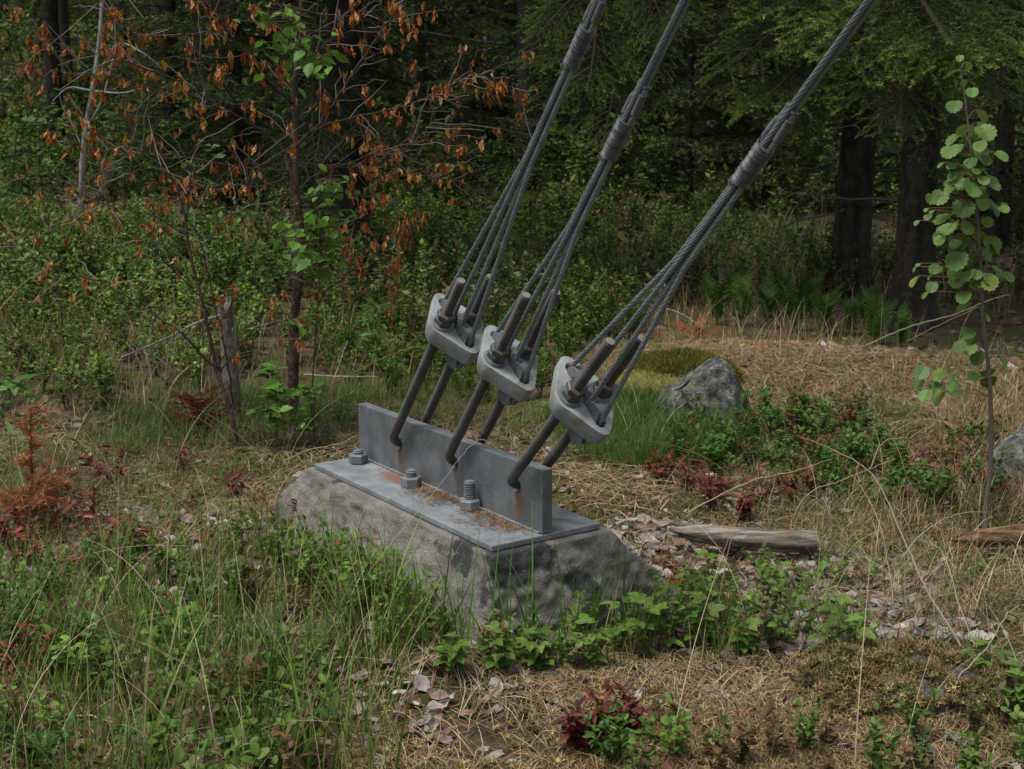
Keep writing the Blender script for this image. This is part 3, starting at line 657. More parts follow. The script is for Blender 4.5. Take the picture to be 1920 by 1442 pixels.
# ---- bilberry: foreground, left bank, undergrowth
ov = leaf_t('oval', .62); lo = leaf_t('lo', .62)
def field(name, P, tmpl, s0, s1, pal, mat=leafm, jit=.2):
    g = Geo(); k = rng.integers(0, len(tmpl), len(P))
    for i in range(len(tmpl)):
        p = P[k == i]; n = len(p)
        if n: g.inst(tmpl[i], rot(rng.uniform(0, 6.3, n), rng.normal(0, .12, n), rng.normal(0, .12, n), rng.uniform(s0, s1, n)), p, pick(pal, n, jit))
    return tag(g.obj(name, mat), kind='stuff')
BIL = [(.11, .16, .045), (.14, .19, .055), (.18, .22, .08), (.13, .18, .07), (.15, .13, .055), (.17, .10, .05), (.08, .12, .035), (.10, .145, .04)]
bc = [clump(ov, 4, .17, 15, .030, .55, (.05, .06, .025)) for _ in range(7)]
P = off_block(poly_pts([(-80, 1130), (200, 1080), (450, 1040), (640, 1030), (760, 1100), (720, 1200), (640, 1280), (700, 1560), (-80, 1560)], 62)); field('bilberry_foreground', P, bc, .7, 1.25, BIL)
P = poly_pts([(1180, 1420), (1400, 1395), (1700, 1400), (1960, 1350), (2000, 1560), (1150, 1560)], 60); field('bilberry_front_right', P, bc, .6, 1.0, BIL+[(.17, .085, .05), (.13, .12, .05)])
bl = [clump(lo, 5, .22, 19, .030, .6, (.05, .05, .025)) for _ in range(6)]
BB = [(.15, .19, .05), (.19, .23, .06), (.12, .15, .04), (.22, .25, .09), (.15, .14, .05), (.10, .13, .04)]
P = poly_pts([(-100, 420), (350, 430), (520, 560), (470, 700), (380, 740), (200, 770), (-100, 790)], 42); print('left bilberry', len(P)); field('bilberry_bank', P, bl, .8, 1.5, BB)
P = poly_pts([(500, 640), (700, 600), (1000, 600), (1180, 620), (1000, 760), (700, 740), (560, 740)], 45); print('mid', len(P)); field('green_undergrowth', P, bl, .7, 1.3, GREEN)
P = poly_pts([(1300, 790), (1640, 770), (1700, 900), (1850, 800), (1880, 960), (1650, 970), (1480, 950), (1400, 910), (1230, 870)], 85); field('lingonberry_mat', P, [clump(ov, 4, .13, 14, .027, .7, (.05, .05, .025)) for _ in range(4)], .8, 1.3, [(.065, .12, .03), (.085, .15, .04), (.07, .11, .035), (.15, .06, .03), (.10, .13, .05)])
# dark undergrowth under the trees, thinning with distance
dk = [clump(lo, 5, .42, 26, .048, .6, (.035, .03, .02)) for _ in range(6)]
q = view_pts(9.2, 19, 15, 1.5); q = q[(q[:, 0] < 1.0) | (q[:, 1] > 11)]; q = q[q[:, 1] < 15+4*rng.random(len(q))]; print('ug', len(q)); field('undergrowth', patchy(q, .5, -1.1, 2), dk, .6, 1.3, [(.08, .12, .035), (.10, .145, .04), (.06, .095, .03), (.13, .165, .055), (.15, .15, .06)])
q = view_pts(14, 38, 4.2, 2); q = q[(q[:, 1] > 14+3.5*rng.random(len(q)))]; print('far', len(q)); field('distant_undergrowth', q, dk, .9, 2.6, [(.085, .12, .04), (.11, .15, .045), (.07, .10, .035), (.15, .17, .06), (.14, .12, .05)])
q = view_pts(34, 62, .9, 3); field('far_undergrowth', q, dk, 2.6, 4.2, [(.11, .14, .055), (.14, .17, .06), (.09, .11, .04)])
# fresh mixed greenery right in front of the footing
gc = [clump(ov, 4, .15, 15, .026, .7, (.10, .12, .04)) for _ in range(5)]+[clump(leaf_t('tooth', .55), 3, .16, 10, .034, .8, (.10, .12, .04)) for _ in range(4)]
FR = [(.12, .18, .05), (.15, .21, .06), (.10, .15, .045), (.18, .22, .08), (.15, .16, .06), (.20, .19, .09)]
P = off_block(patchy(poly_pts([(500, 1010), (620, 1040), (760, 1090), (900, 1150), (1000, 1190), (1300, 1150), (1560, 1130), (1640, 1215), (1300, 1235), (900, 1245), (740, 1230), (600, 1180)], 85), 2.4, -1.0, 2)); field('fresh_undergrowth', P, gc, .6, 1.25, FR)
P = patchy(poly_pts([(1400, 1060), (1800, 1050), (1960, 1120), (1960, 1240), (1400, 1240)], 34), 2.4, -.2, 7); field('fresh_undergrowth_right', P, gc, .5, .9, FR)
P = patchy(poly_pts([(1100, 560), (1560, 540), (1560, 440), (1140, 420)], 9), 1, -.3, 4); tufts('shaded_grass', P, .55, .004, [(.13, .17, .05), (.24, .20, .10), (.18, .17, .07), (.09, .13, .04)], 1.1, 16, .10)
P = poly_pts([(-50, 560), (450, 560), (380, 720), (-50, 760)], 8); tufts('bank_grass', P, .32, .0022, [(.13, .19, .05), (.28, .22, .11), (.16, .2, .07)], 1.1, 10, .08)
P = off_block(poly_pts([(560, 740), (760, 700), (1050, 740), (1100, 820), (760, 800)], 75)); tufts('grass_behind_plate', P, .18, .0018, [(.09, .15, .035), (.12, .18, .045), (.24, .2, .1)], 1.2, 14, .06)
# needles and twigs lying on the base plate
a = rng.uniform(-.78, -.03, 1100); c = -.035-np.abs(rng.normal(0, .05, 1100)); kp = (c > -.2) & (np.abs(np.sin(a*9+.5))+rng.random(1100)*.8 > .85); a, c = a[kp], c[kp]
g = Geo()
for x, y in zip(a, c):
    L = rng.uniform(.025, .065); t = rng.uniform(0, 6.3); h0 = .003+rng.random()*.020*math.exp(-((x+.45)/.2)**2)
    P_ = [np.array([x+L*math.cos(t)*k, y+min(0, 0)+L*math.sin(t)*k*.7, h0+.002*k]) for k in (-.5, 0, .5)]
    P_ = [np.array([p[0], min(p[1], -.024), p[2]]) for p in P_]
    ribbon(g, P_, .0011, .0006, tuple(pick([(.17, .095, .05), (.24, .15, .08), (.12, .065, .035), (.30, .21, .13)], 1)[0]), np.array([0, 0, 1.]))
o = g.obj('plate_needles', drym); o.location = LOC; o.rotation_euler = (0, 0, ANG); tag(o, kind='stuff')

# ================================================================ trees
def bark(name, stops, sc=7, lich=None, st=(1, 1, .18)):
    m, n, b, o = nodes(name); tc = N(n, 'ShaderNodeTexCoord').outputs['Object']
    f = noise(n, sc, 10, .7, tc, st); c = ramp(n, f, stops)
    if lich: c = mixc(n, ramp(n, noise(n, sc*1.6, 6, .7, tc), [(.5, (0, 0, 0)), (.62, (.8, .8, .8))]), c, lich)
    n.links.new(c, b.inputs['Base Color']); b.inputs['Roughness'].default_value = .9; b.inputs['Specular IOR Level'].default_value = .1
    bump(n, b, noise(n, sc*2, 10, .75, tc, st), 1, .03); return m
bark_d = bark('spruce_bark', [(.35, (.014, .011, .009)), (.55, (.035, .029, .025)), (.7, (.065, .056, .05))], 9, (.055, .058, .045))
bark_g = bark('grey_bark', [(.35, (.04, .035, .03)), (.55, (.085, .077, .07)), (.7, (.14, .13, .12))], 9, (.11, .12, .095))
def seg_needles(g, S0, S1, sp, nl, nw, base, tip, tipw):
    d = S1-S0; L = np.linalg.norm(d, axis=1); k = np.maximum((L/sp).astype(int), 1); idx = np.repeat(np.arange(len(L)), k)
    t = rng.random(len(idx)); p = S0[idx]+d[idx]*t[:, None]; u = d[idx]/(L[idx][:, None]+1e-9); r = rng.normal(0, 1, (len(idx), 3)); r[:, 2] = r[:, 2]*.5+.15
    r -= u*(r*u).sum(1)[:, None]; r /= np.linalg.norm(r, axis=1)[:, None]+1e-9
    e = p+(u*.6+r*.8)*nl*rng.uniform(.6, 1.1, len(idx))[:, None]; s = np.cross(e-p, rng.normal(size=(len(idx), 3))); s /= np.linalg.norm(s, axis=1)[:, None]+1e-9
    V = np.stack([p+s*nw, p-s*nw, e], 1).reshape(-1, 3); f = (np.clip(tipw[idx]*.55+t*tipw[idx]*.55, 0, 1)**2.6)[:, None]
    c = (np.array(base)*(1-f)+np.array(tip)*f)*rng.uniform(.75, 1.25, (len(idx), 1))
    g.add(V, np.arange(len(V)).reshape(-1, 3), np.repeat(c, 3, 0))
def bough(L, ss, sub, sp, nl, nw, base=(.028, .045, .012), tip=(.15, .22, .03), curve=.14, dr=.22):
    g = Geo(); S0 = []; S1 = []; W_ = []
    n = 9; ax = np.linspace(0, L, n); axis = np.column_stack([ax, .03*L*np.sin(ax/L*4+rng.uniform(0, 6)), -curve*L*(ax/L)**1.6+.06*L*(ax/L)**4])
    A = lambda x: np.array([np.interp(x, ax, axis[:, i]) for i in range(3)])
    tube(g, axis, np.linspace(.011*L, .0025*L, n), 5, (.05, .038, .028))
    for i in range(n-1):
        if i > 1: S0.append(axis[i]); S1.append(axis[i+1]); W_.append(i/n)
    x = .12*L; side = 1
    while x < L*.985:
        side = -side; a = math.radians(rng.uniform(42, 64))*side; ln = (.42*(L-x)+.07*L)*rng.uniform(.7, 1.1)*min(1, .35+x/L*2); d = np.array([math.cos(a), math.sin(a), -.12+rng.normal(0, .1)]); p = A(x)
        pts = [p+d*ln*t+np.array([.25*ln*t*t, 0, -dr*ln*t*t]) for t in np.linspace(0, 1, 6)]
        ribbon(g, pts, .0035*L, .0012*L, (.055, .038, .025), np.array([0, 0, 1.]))
        for q in range(5): S0.append(pts[q]); S1.append(pts[q+1]); W_.append((q+1)/5*.8+.1)
        y = sub*.7; s2 = 1
        while y < ln*.93:
            s2 = -s2; t = y/ln; pp = p+d*ln*t+np.array([.25*ln*t*t, 0, -dr*ln*t*t]); b = a+s2*math.radians(rng.uniform(35, 55)); l2 = (.42*(ln-y)+.03*L)*rng.uniform(.7, 1.1)
            e = pp+l2*np.array([math.cos(b), math.sin(b), -.2+rng.normal(0, .12)]); S0.append(pp); S1.append(e); W_.append(.25+.75*t); y += sub*rng.uniform(.7, 1.1)
        x += ss*rng.uniform(.7, 1.2)
    seg_needles(g, np.array(S0), np.array(S1), sp, nl, nw, base, tip, np.array(W_)); return g
fine = [bough(1.5, .055, .06, .0042, .019, .0032, (.026, .042, .013), (.06, .095, .022)).mesh('shade_tint_bough', leafm) for _ in range(4)]  # background boughs: shade put into the needle colour, tips kept dull
lit_tint = [bough(1.5, .055, .055, .0022, .018, .0022, (.032, .055, .014), (.24, .39, .06), .2, .30).mesh('lit_tint_bough', leafm) for _ in range(4)]  # boughs with light put into the needle colour, strongest at the tips
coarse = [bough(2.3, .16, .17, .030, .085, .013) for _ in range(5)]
def crown_mesh(z0, z1, rb, nb, name='crown'):
    g = Geo(); zs = z0+(z1-z0)*rng.random(nb)**1.1
    for i, z in enumerate(zs):
        L = (rb*(1-(z-z0)/(z1-z0)*.9)+.25)/2.3; c = coarse[rng.integers(5)]
        g.inst(c, rot([rng.uniform(0, 6.3)], [rng.uniform(-.15, .12)], [rng.normal(0, .1)], [L]), np.array([[0, 0, z]]))
    return g.mesh(name, leafm)
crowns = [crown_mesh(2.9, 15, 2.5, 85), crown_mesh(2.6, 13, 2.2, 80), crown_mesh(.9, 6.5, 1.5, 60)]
def trunk_mesh(r, H, flare=.5, bend=.02):
    g = Geo(); z = np.concatenate([np.linspace(-.15, .5, 12), np.linspace(.6, 4.5, 50), np.linspace(5, H, 10)]); n = 22
    th = np.arange(n)*2*PI/n; R = r*(1-z/H*.93)*(1+flare*np.exp(-np.maximum(z, -.1)/.18)); ph = rng.uniform(0, 6, 3)
    V = []
    for zz, q in zip(z, R):
        rr = q*(1+.04*np.sin(3*th+ph[0]+zz*.8)+flare*.25*math.exp(-max(zz, 0)/.2)*np.sin(5*th+ph[1])+rng.normal(0, .018, n)); V.append(np.column_stack([rr*np.cos(th)+bend*math.sin(zz*.9+ph[2]), rr*np.sin(th)+bend*math.cos(zz*.7), np.full(n, zz)]))
    i = np.arange(len(z)-1)[:, None]*n; j = np.arange(n)[None]; k = (j+1) % n
    g.add(np.concatenate(V), np.stack([i+j, i+k, i+n+k, i+n+j], -1).reshape(-1, 4)); return g
def place_part(parent, mesh, name, M):
    o = link(name, mesh, parent); o.matrix_local = M; return o
def spruce(base, r, H, crown, nb, zr, lr, label, group, mat=bark_d, dead=8, flare=.5, aims=(), sx=1.0, name='spruce_tree', cat='spruce', droop=(-.35, .05), green=False):
    t = thing(name, label, cat, tuple(base), 0, group)
    trunk_mesh(r, H, flare).obj('trunk', mat, t, True)
    if crown is not None:
        c = link('crown', crowns[crown], t); c.rotation_euler = (0, 0, rng.uniform(0, 6)); c.scale = (sx, sx, H/15 if crown == 0 else H/13 if crown == 1 else 1)
    for _ in range(nb):
        z = rng.uniform(*zr); a = rng.uniform(0, 2*PI); L = rng.uniform(*lr)/1.5; R = Matrix.Translation((0, 0, z)) @ Matrix.Rotation(a, 4, 'Z') @ Matrix.Rotation(-rng.uniform(*droop), 4, 'Y') @ Matrix.Rotation(rng.normal(0, .15), 4, 'X') @ Matrix.Scale(L, 4)
        place_part(t, (lit_tint if green else fine)[rng.integers(4)], 'bough', R)  # green takes the boughs that have light put into their colour
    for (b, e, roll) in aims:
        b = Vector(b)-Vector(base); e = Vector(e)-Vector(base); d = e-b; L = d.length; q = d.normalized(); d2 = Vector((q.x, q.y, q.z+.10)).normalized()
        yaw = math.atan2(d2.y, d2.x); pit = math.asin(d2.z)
        place_part(t, lit_tint[rng.integers(4)], 'bough', Matrix.Translation(b) @ Matrix.Rotation(yaw, 4, 'Z') @ Matrix.Rotation(-pit, 4, 'Y') @ Matrix.Rotation(roll, 4, 'X') @ Matrix.Scale(L/1.5, 4))
    if dead:
        for _ in range(dead):
            g = Geo()
            z = rng.uniform(.6, 3.5); a = rng.uniform(0, 2*PI); L = rng.uniform(.3, 1.0); d = np.array([math.cos(a), math.sin(a), rng.uniform(-.35, .1)])
            P = np.array([np.array([0, 0, z])+d*L*t_+rng.normal(0, .02, 3)*t_ for t_ in np.linspace(0, 1, 6)]); tube(g, P, np.linspace(.012, .003, 6), 5, (.07, .06, .055))
            for q in range(5):
                s0 = P[rng.integers(2, 6)]; e = s0+rng.normal(0, .14, 3)+np.array([0, 0, -.06]); tube(g, [s0, (s0+e)/2+rng.normal(0, .015, 3), e], [.004, .003, .0015], 4, (.09, .085, .075))
            g.obj('dead_branch', woodm, t)
    return t
G1 = 'dark spruces at the forest edge'
bA = gp(1598, 548); bB = gp(1712, 610); print('A,B', bA, bB)
am = lambda *L: [(at(*a), at(*b), rng.normal(0, .2)) for a, b in L]
yA, yB = bA[1], bB[1]
spruce(bA, .160, 15, 0, 5, (2.3, 4.2), (1.2, 2.2), 'straight dark spruce trunk behind the ferns, left of the thicker furrowed one', G1, dead=12, aims=am(
    ((1600, 70, yA), (1385, 178, yA-1.9)), ((1600, 90, yA), (1490, 225, yA-1.4)), ((1600, -40, yA), (1340, 110, yA-1.5)), ((1600, 30, yA), (1700, 190, yA-1.8)), ((1600, -90, yA), (1560, 50, yA-2.5)), ((1600, 120, yA), (1380, 330, yA-.5))))
spruce(bB, .150, 14, 0, 5, (2.3, 4.0), (1.2, 2.0), 'thick dark spruce trunk with furrowed bark just left of the leafy aspen sapling', G1, flare=.45, dead=12, aims=am(
    ((1712, -60, yB), (1640, 90, yB-2.2)), ((1712, -60, yB), (1860, 70, yB-2.3)), ((1712, 40, yB), (1680, 215, yB-1.6)), ((1712, -20, yB), (1900, 160, yB-1.6)), ((1712, 60, yB), (1960, 190, yB-.8)), ((1712, 80, yB), (1800, 330, yB-.6)), ((1712, -60, yB), (1780, 40, yB-2.6))))
def T(px, py, r, H, cr, nb, zr, lr, label, mat=bark_d, **k):
    return spruce(gp(px, py), r, H, cr, nb, zr, lr, label, k.pop('group', G1), mat, **k)
T(985, 345, .17, 14, 1, 26, (.9, 3.8), (.9, 1.7), 'grey trunk between the left and middle cables, dead twigs around it', bark_g, dead=14)
T(872, 320, .11, 14, 1, 10, (1.8, 4.2), (.9, 1.6), 'slim grey trunk right of the orange leaf branch tips', bark_g)
y1 = 11.5
T(1140, 300, .10, 13, 1, 22, (.7, 3.8), (.8, 1.6), 'slim trunk seen between the left and middle cables high up', bark_g, dead=12, aims=am(((1150, -80, y1), (1015, 55, y1-1)), ((1150, -60, y1), (1000, 105, y1-1.1)), ((1150, 0, y1), (1035, 190, y1-1.2)), ((1150, -20, y1), (1100, 150, y1-1.4)), ((1150, 60, y1), (1060, 240, y1-1)), ((1150, 60, y1), (1150, 260, y1-1.3)), ((1180, -60, y1), (1260, 60, y1-1.2)), ((1180, -20, y1), (1240, 140, y1-1))))
T(326, 345, .12, 14, 1, 12, (1.2, 4.2), (.8, 1.5), 'plain dark trunk rising behind the orange withered leaves at upper left', bark_d)
T(110, 310, .11, 14, 1, 8, (2.0, 4.2), (.8, 1.5), 'dark trunk at upper left behind the pale lichen stem', bark_d)
T(655, 500, .17, 13, 1, 40, (.9, 3.9), (1.0, 1.7), 'bushy dark spruce right behind the withered sapling', bark_d, dead=14, droop=(-.5, 0))
T(455, 380, .07, 7, 2, 34, (.5, 3.0), (.6, 1.2), 'small green spruce behind the fork of the withered sapling', bark_d, green=True, name='spruce_tree')
T(1290, 400, .06, 6, 2, 26, (.4, 3.0), (.7, 1.2), 'young dense spruce right of the middle cable', bark_d)
T(1440, 395, .07, 7, 2, 20, (.5, 3.0), (.7, 1.3), 'young spruce right of the lashing on the right cable', bark_d)
T(1870, 470, .10, 13, 1, 32, (.5, 3.6), (.9, 1.6), 'spruce behind the aspen sapling at the right edge', bark_d)
T(790, 270, .09, 14, 1, 14, (1.2, 4.5), (.9, 1.6), 'thin trunk left of the slim grey one in the upper middle', bark_g)
T(1225, 250, .10, 13, 1, 18, (.8, 4.2), (.9, 1.7), 'spruce in the gap between middle and right cables', bark_d)
T(1510, 300, .11, 14, 1, 16, (1.0, 4.2), (.9, 1.7), 'shaded spruce deep in the wood left of the straight dark trunk', bark_d)
T(1790, 330, .12, 14, 1, 16, (1.0, 4.2), (.9, 1.7), 'shaded spruce deep in the wood right of the furrowed trunk', bark_d)
T(700, 210, .10, 14, 1, 16, (1.2, 4.5), (.9, 1.7), 'far spruce behind the bushy dark one', bark_d)
T(560, 240, .10, 14, 1, 16, (1.2, 4.5), (.9, 1.7), 'far spruce behind the top of the withered sapling', bark_d)
T(1010, 130, .12, 14, 1, 20, (.8, 4.8), (.9, 1.7), 'distant spruce just left of the left cable', bark_g)
# trees in the depth of the wood: two prototypes copied
protos = [T(230, 120, .11, 14, 0, 0, (1, 2), (1, 1), 'conifer trunk far back in the dark wood', bark_g, group='conifers far back in the wood', dead=10, name='conifer_tree', cat='conifer'),
          T(420, 60, .13, 14, 1, 0, (1, 2), (1, 1), 'conifer trunk far back in the dark wood', bark_d, group='conifers far back in the wood', dead=10, name='conifer_tree', cat='conifer')]
for i in range(34):
    y = rng.uniform(20, 44); x = rng.uniform(-.42, .42)*y
    c = copy_tree(protos[i % 2]); c.location = (x, y, float(hills(x, y))); s_ = rng.uniform(.7, 1.2); c.scale = (s_, s_, s_*rng.uniform(.85, 1.1)); c.rotation_euler = (0, 0, rng.uniform(0, 6))
# understorey young spruces further in
yp = spruce((-2.2, 19, float(hills(-2.2, 19))), .04, 5, 2, 0, (1, 2), (1, 1), 'small spruce in the shade of the wood', 'small spruces under the old trees', dead=0, name='young_spruce', cat='spruce')
for i in range(16):
    y = rng.uniform(15.5, 34); x = rng.uniform(-.4, .42)*y
    c = copy_tree(yp); c.location = (x, y, float(hills(x, y))-.5); s_ = rng.uniform(.45, .9); c.scale = (s_, s_, s_); c.rotation_euler = (0, 0, rng.uniform(0, 6))

# ================================================================ saplings, shrubs and herbs
rl = round_leaf(); tooth = leaf_t('tooth', .62); lng = leaf_t('long', .22); mid_ = leaf_t('oval', .34)
def put(g, leaf, P, yaw, pit, roll, s, pal, jit=.15):
    P = np.atleast_2d(P); n = len(P); g.inst(leaf, rot(yaw, pit, roll, s), P, pick(pal, n, jit))
def leafy(name, label, cat, base, H, nleaf, ls, pal, leaf=lo, lean=(0, 0), nbr=5, stemc=(.06, .05, .035), r=.008, low=.2, group=None, br=.35, pit=(-.3, .4)):
    base = np.array(base, float); t = thing(name, label, cat, tuple(base), 0, group); g = Geo(); gl = Geo()
    k = np.linspace(0, 1, 12)[:, None]; P = np.concatenate([k*lean[0]+.03*np.sin(k*7+rng.uniform(0, 6))*H*k, k*lean[1]+.03*np.sin(k*6+rng.uniform(0, 6))*H*k, k*H], 1); P[0, 2] -= .03
    tube(g, P, np.linspace(r, r*.25, 12), 6, stemc); paths = [P]
    for _ in range(nbr):
        s = rng.uniform(low, .9); a = rng.uniform(0, 6.3); p0 = np.array([np.interp(s, k[:, 0], P[:, i]) for i in range(3)]); L = H*br*rng.uniform(.4, 1)*(1.1-s*.6)
        Q = np.array([p0+L*u*np.array([math.cos(a), math.sin(a), .75-.35*u])+rng.normal(0, .008, 3) for u in np.linspace(0, 1, 6)]); tube(g, Q, np.linspace(r*.45, r*.15, 6), 5, stemc); paths.append(Q)
    per = [int(nleaf*(.4 if i == 0 else .6/max(1, nbr)))+1 for i in range(len(paths))]
    for Q, m_ in zip(paths, per):
        u = rng.uniform(low if Q is P else .15, 1, m_); p = np.column_stack([np.interp(u, np.linspace(0, 1, len(Q)), Q[:, i]) for i in range(3)])
        put(gl, leaf, p+rng.normal(0, .01, p.shape), rng.uniform(0, 6.3, m_), rng.uniform(pit[0], pit[1], m_), rng.normal(0, .4, m_), ls*rng.uniform(.6, 1.15, m_), pal)
    g.obj('stem', woodm, t); gl.obj('foliage', leafm, t); return t
DK = [(.085, .135, .055), (.11, .165, .06), (.06, .10, .045), (.10, .15, .08)]
und = [(25, 420, 2.0, 'leafy dark aspen at the left edge'), (85, 400, 1.7, 'leafy young aspen left of the pale lichen stem'), (235, 400, 1.2, 'low leafy shrub right of the pale lichen stem'), (340, 400, 1.3, 'leafy shrub under the small green spruce'), (780, 330, 1.9, 'leafy bush left of the slim grey trunk'), (905, 330, 1.7, 'leafy bush between the two grey trunks'), (825, 400, 1.3, 'low leafy bush below the orange branch tips'),
       (960, 430, 1.1, 'dark shrub directly behind the left cable'), (1085, 400, 1.2, 'leafy shrub between the left and middle cables'), (735, 330, 1.9, 'tall leafy bush just right of the bushy spruce'), (700, 520, 1.0, 'small leafy shrub right of the sapling trunk'), (1545, 420, 1.1, 'small round-leaved shrub at the foot of the straight dark trunk'), (1180, 470, .8, 'low shrub right of the middle cable'), (860, 560, .8, 'low leafy shrub behind the highest yoke'),
       (1660, 300, 1.5, 'dark leafy bush between the two big spruce trunks'), (380, 500, 1.0, 'leafy shrub on the bilberry bank'), (150, 480, .8, 'low herb clump on the bilberry bank at left'), (600, 480, 1.0, 'green bush just behind the sapling trunk'), (1240, 320, 1.5, 'leafy bush far back right of the middle lashing')]
for (px, py, H, lab) in und:
    leafy('leafy_shrub', lab, 'shrub', gp(px, py), H, int(110*H), .085, DK, leaf_t('lo', .8), nbr=8, low=.15, group='leafy shrubs under the trees', lean=(rng.normal(0, .15), rng.normal(0, .1)))
# ---- withered saplings, drawn along their branches
def px_path(L, n=6): return smooth_path([at(*q) for q in L], n)
def wither_leaf():
    g = Geo(); V = []; k = 6
    for i in range(k):
        t = i/(k-1); wd = [.06, .55, .8, .7, .42, .02][i]*rng.uniform(.7, 1.1)*.32; z = -t; f = rng.uniform(.3, .9)
        V += [(wd, f*wd*1.2+rng.normal(0, .03), z+rng.normal(0, .04)), (rng.normal(0, .03), rng.normal(0, .03), z), (-wd*rng.uniform(.3, 1), f*wd*1.3+rng.normal(0, .03), z+rng.normal(0, .04))]
    C = [(-1.15,)*3, (-.7,)*3, (-.95,)*3]*k
    g.add(V, [q for i in range(k-1) for q in ((3*i, 3*i+3, 3*i+4, 3*i+1), (3*i+1, 3*i+4, 3*i+5, 3*i+2))], C); return g
WL = [wither_leaf() for _ in range(8)]; WPAL = [(.40, .15, .036), (.48, .20, .055), (.31, .105, .026), (.54, .28, .11), (.24, .075, .02)]
def withered(name, label, base, trunk, branches, ntw, nleaf, lsz, tcol=(.05, .035, .028), skip=0, green=None):
    base = np.array(base); t = thing(name, label, 'dead sapling', tuple(base), 0); gt, gb, gl = Geo(), Geo(), Geo(); nodes_ = []
    P, r0, r1 = trunk; P = px_path(P); tube(gt, P-base, np.linspace(r0, r1, len(P)), 10, tcol)
    for (L, a, b) in branches:
        Q = px_path(L, 7); Q = Q+rng.normal(0, .003, Q.shape); tube(gb, Q-base, np.linspace(a, b, len(Q)), 6, tuple(np.array(tcol)*rng.uniform(.8, 1.6))); seg = np.linalg.norm(Q[-1]-Q[0])
        for q in Q[len(Q)//5:]: nodes_.append(q)
        for _ in range(max(2, int(seg*ntw))):
            i = rng.integers(len(Q)//6, len(Q)-1); d = Q[i+1 if i+1 < len(Q) else i]-Q[i-1]; d /= np.linalg.norm(d)+1e-9
            r = rng.normal(size=3)*np.array([1, .8, 1]); r -= d*(r@d); r /= np.linalg.norm(r); v = d*.7+r*.75; Lw = rng.uniform(.08, .34)
            w_ = np.array([Q[i]+v*Lw*u+rng.normal(0, .006, 3)+np.array([0, 0, -.05*u*u*Lw]) for u in np.linspace(0, 1, 5)]); tube(gb, w_-base, np.linspace(.0024, .0012, 5), 4, tuple(np.array([.10, .08, .072])*rng.uniform(.5, 2.6)))
            nodes_ += [w_[2], w_[3], w_[4]]
    nodes_ = np.array(nodes_); ce = nodes_[rng.integers(0, len(nodes_), nleaf//2+1)]
    P = ce[rng.integers(0, len(ce), nleaf)]+rng.normal(0, .012, (nleaf, 3)); k = rng.integers(0, 8, nleaf)
    for i in range(8):
        p = P[k == i]; n = len(p)
        if n: gl.inst(WL[i], rot(rng.uniform(0, 6.3, n), rng.normal(0, .28, n), rng.normal(0, .28, n), lsz*rng.uniform(.5, 1.2, n)), p-base, pick(WPAL, n, .2))
    gt.obj('trunk', birch_dark, t, True); gb.obj('branches', woodm, t, True); gl.obj('withered_leaves', drym, t); return t
birch_dark = bark('young_birch_bark', [(.35, (.035, .022, .017)), (.55, (.10, .055, .038)), (.72, (.20, .13, .10))], 26, (.16, .15, .13), (1, 1, .5))
Y = 6.1
bs = gp(550, 790); Y = bs[1]; print('sapling Y', Y)
withered('withered_sapling', 'tall withered birch sapling with a forked reddish trunk and hanging orange-brown leaves', at(549, 800, Y),
    ([(549, 812, Y), (550, 700, Y), (552, 600, Y), (562, 500, Y), (565, 440, Y), (557, 380, Y), (545, 330, Y), (536, 288, Y)], .033, .011), [
    ([(536, 290, Y), (500, 250, Y), (440, 215, Y-.1), (380, 180, Y-.15), (330, 150, Y-.2), (250, 120, Y-.25), (150, 92, Y-.3), (50, 70, Y-.3)], .009, .002),
    ([(536, 290, Y), (600, 230, Y+.1), (660, 140, Y+.1), (715, 60, Y+.1), (765, -10, Y+.1)], .009, .004),
    ([(558, 510, Y), (556, 400, Y+.05), (555, 260, Y+.1), (553, 160, Y+.1), (562, 70, Y+.1), (566, -20, Y+.1)], .022, .010),
    ([(550, 195, Y+.1), (500, 150, Y), (450, 90, Y-.1), (420, 50, Y-.15), (390, 10, Y-.2), (370, -20, Y-.2)], .009, .005),
    ([(555, 260, Y+.1), (620, 232, Y), (700, 212, Y-.1), (780, 190, Y-.2), (850, 158, Y-.25), (905, 130, Y-.3)], .006, .0015),
    ([(890, 138, Y-.3), (945, 158, Y-.3), (992, 178, Y-.3)], .0025, .001),
    ([(575, 335, Y), (690, 292, Y-.2), (760, 278, Y-.25), (797, 245, Y-.25), (818, 222, Y-.25)], .004, .001),
    ([(548, 305, Y), (640, 312, Y-.1), (720, 326, Y-.2), (800, 330, Y-.3), (872, 336, Y-.3)], .0045, .001),
    ([(545, 320, Y), (440, 312, Y-.2), (320, 290, Y-.3), (200, 286, Y-.4), (80, 240, Y-.4)], .0045, .001),
    ([(470, 232, Y), (420, 160, Y-.1), (380, 110, Y-.2), (330, 60, Y-.2), (250, 30, Y-.3), (170, 10, Y-.3)], .005, .0015),
    ([(400, 190, Y), (300, 165, Y-.2), (220, 145, Y-.3), (120, 135, Y-.3), (40, 120, Y-.3)], .004, .001),
    ([(560, 480, Y), (640, 420, Y+.2), (690, 360, Y+.2), (700, 290, Y+.2)], .005, .0015),
    ([(556, 560, Y), (620, 540, Y-.1), (660, 500, Y-.1), (700, 450, Y-.1)], .005, .0012),
    ([(545, 330, Y), (480, 350, Y-.2), (400, 345, Y-.3), (320, 370, Y-.4)], .004, .001),
    ([(566, 20, Y+.1), (640, 30, Y), (700, 20, Y), (760, 5, Y-.1)], .004, .001),
    ([(550, 150, Y+.1), (600, 90, Y), (650, 60, Y), (700, 50, Y)], .004, .001)], 22, 1150, .056)
b2 = gp(447, 845); Y = b2[1]
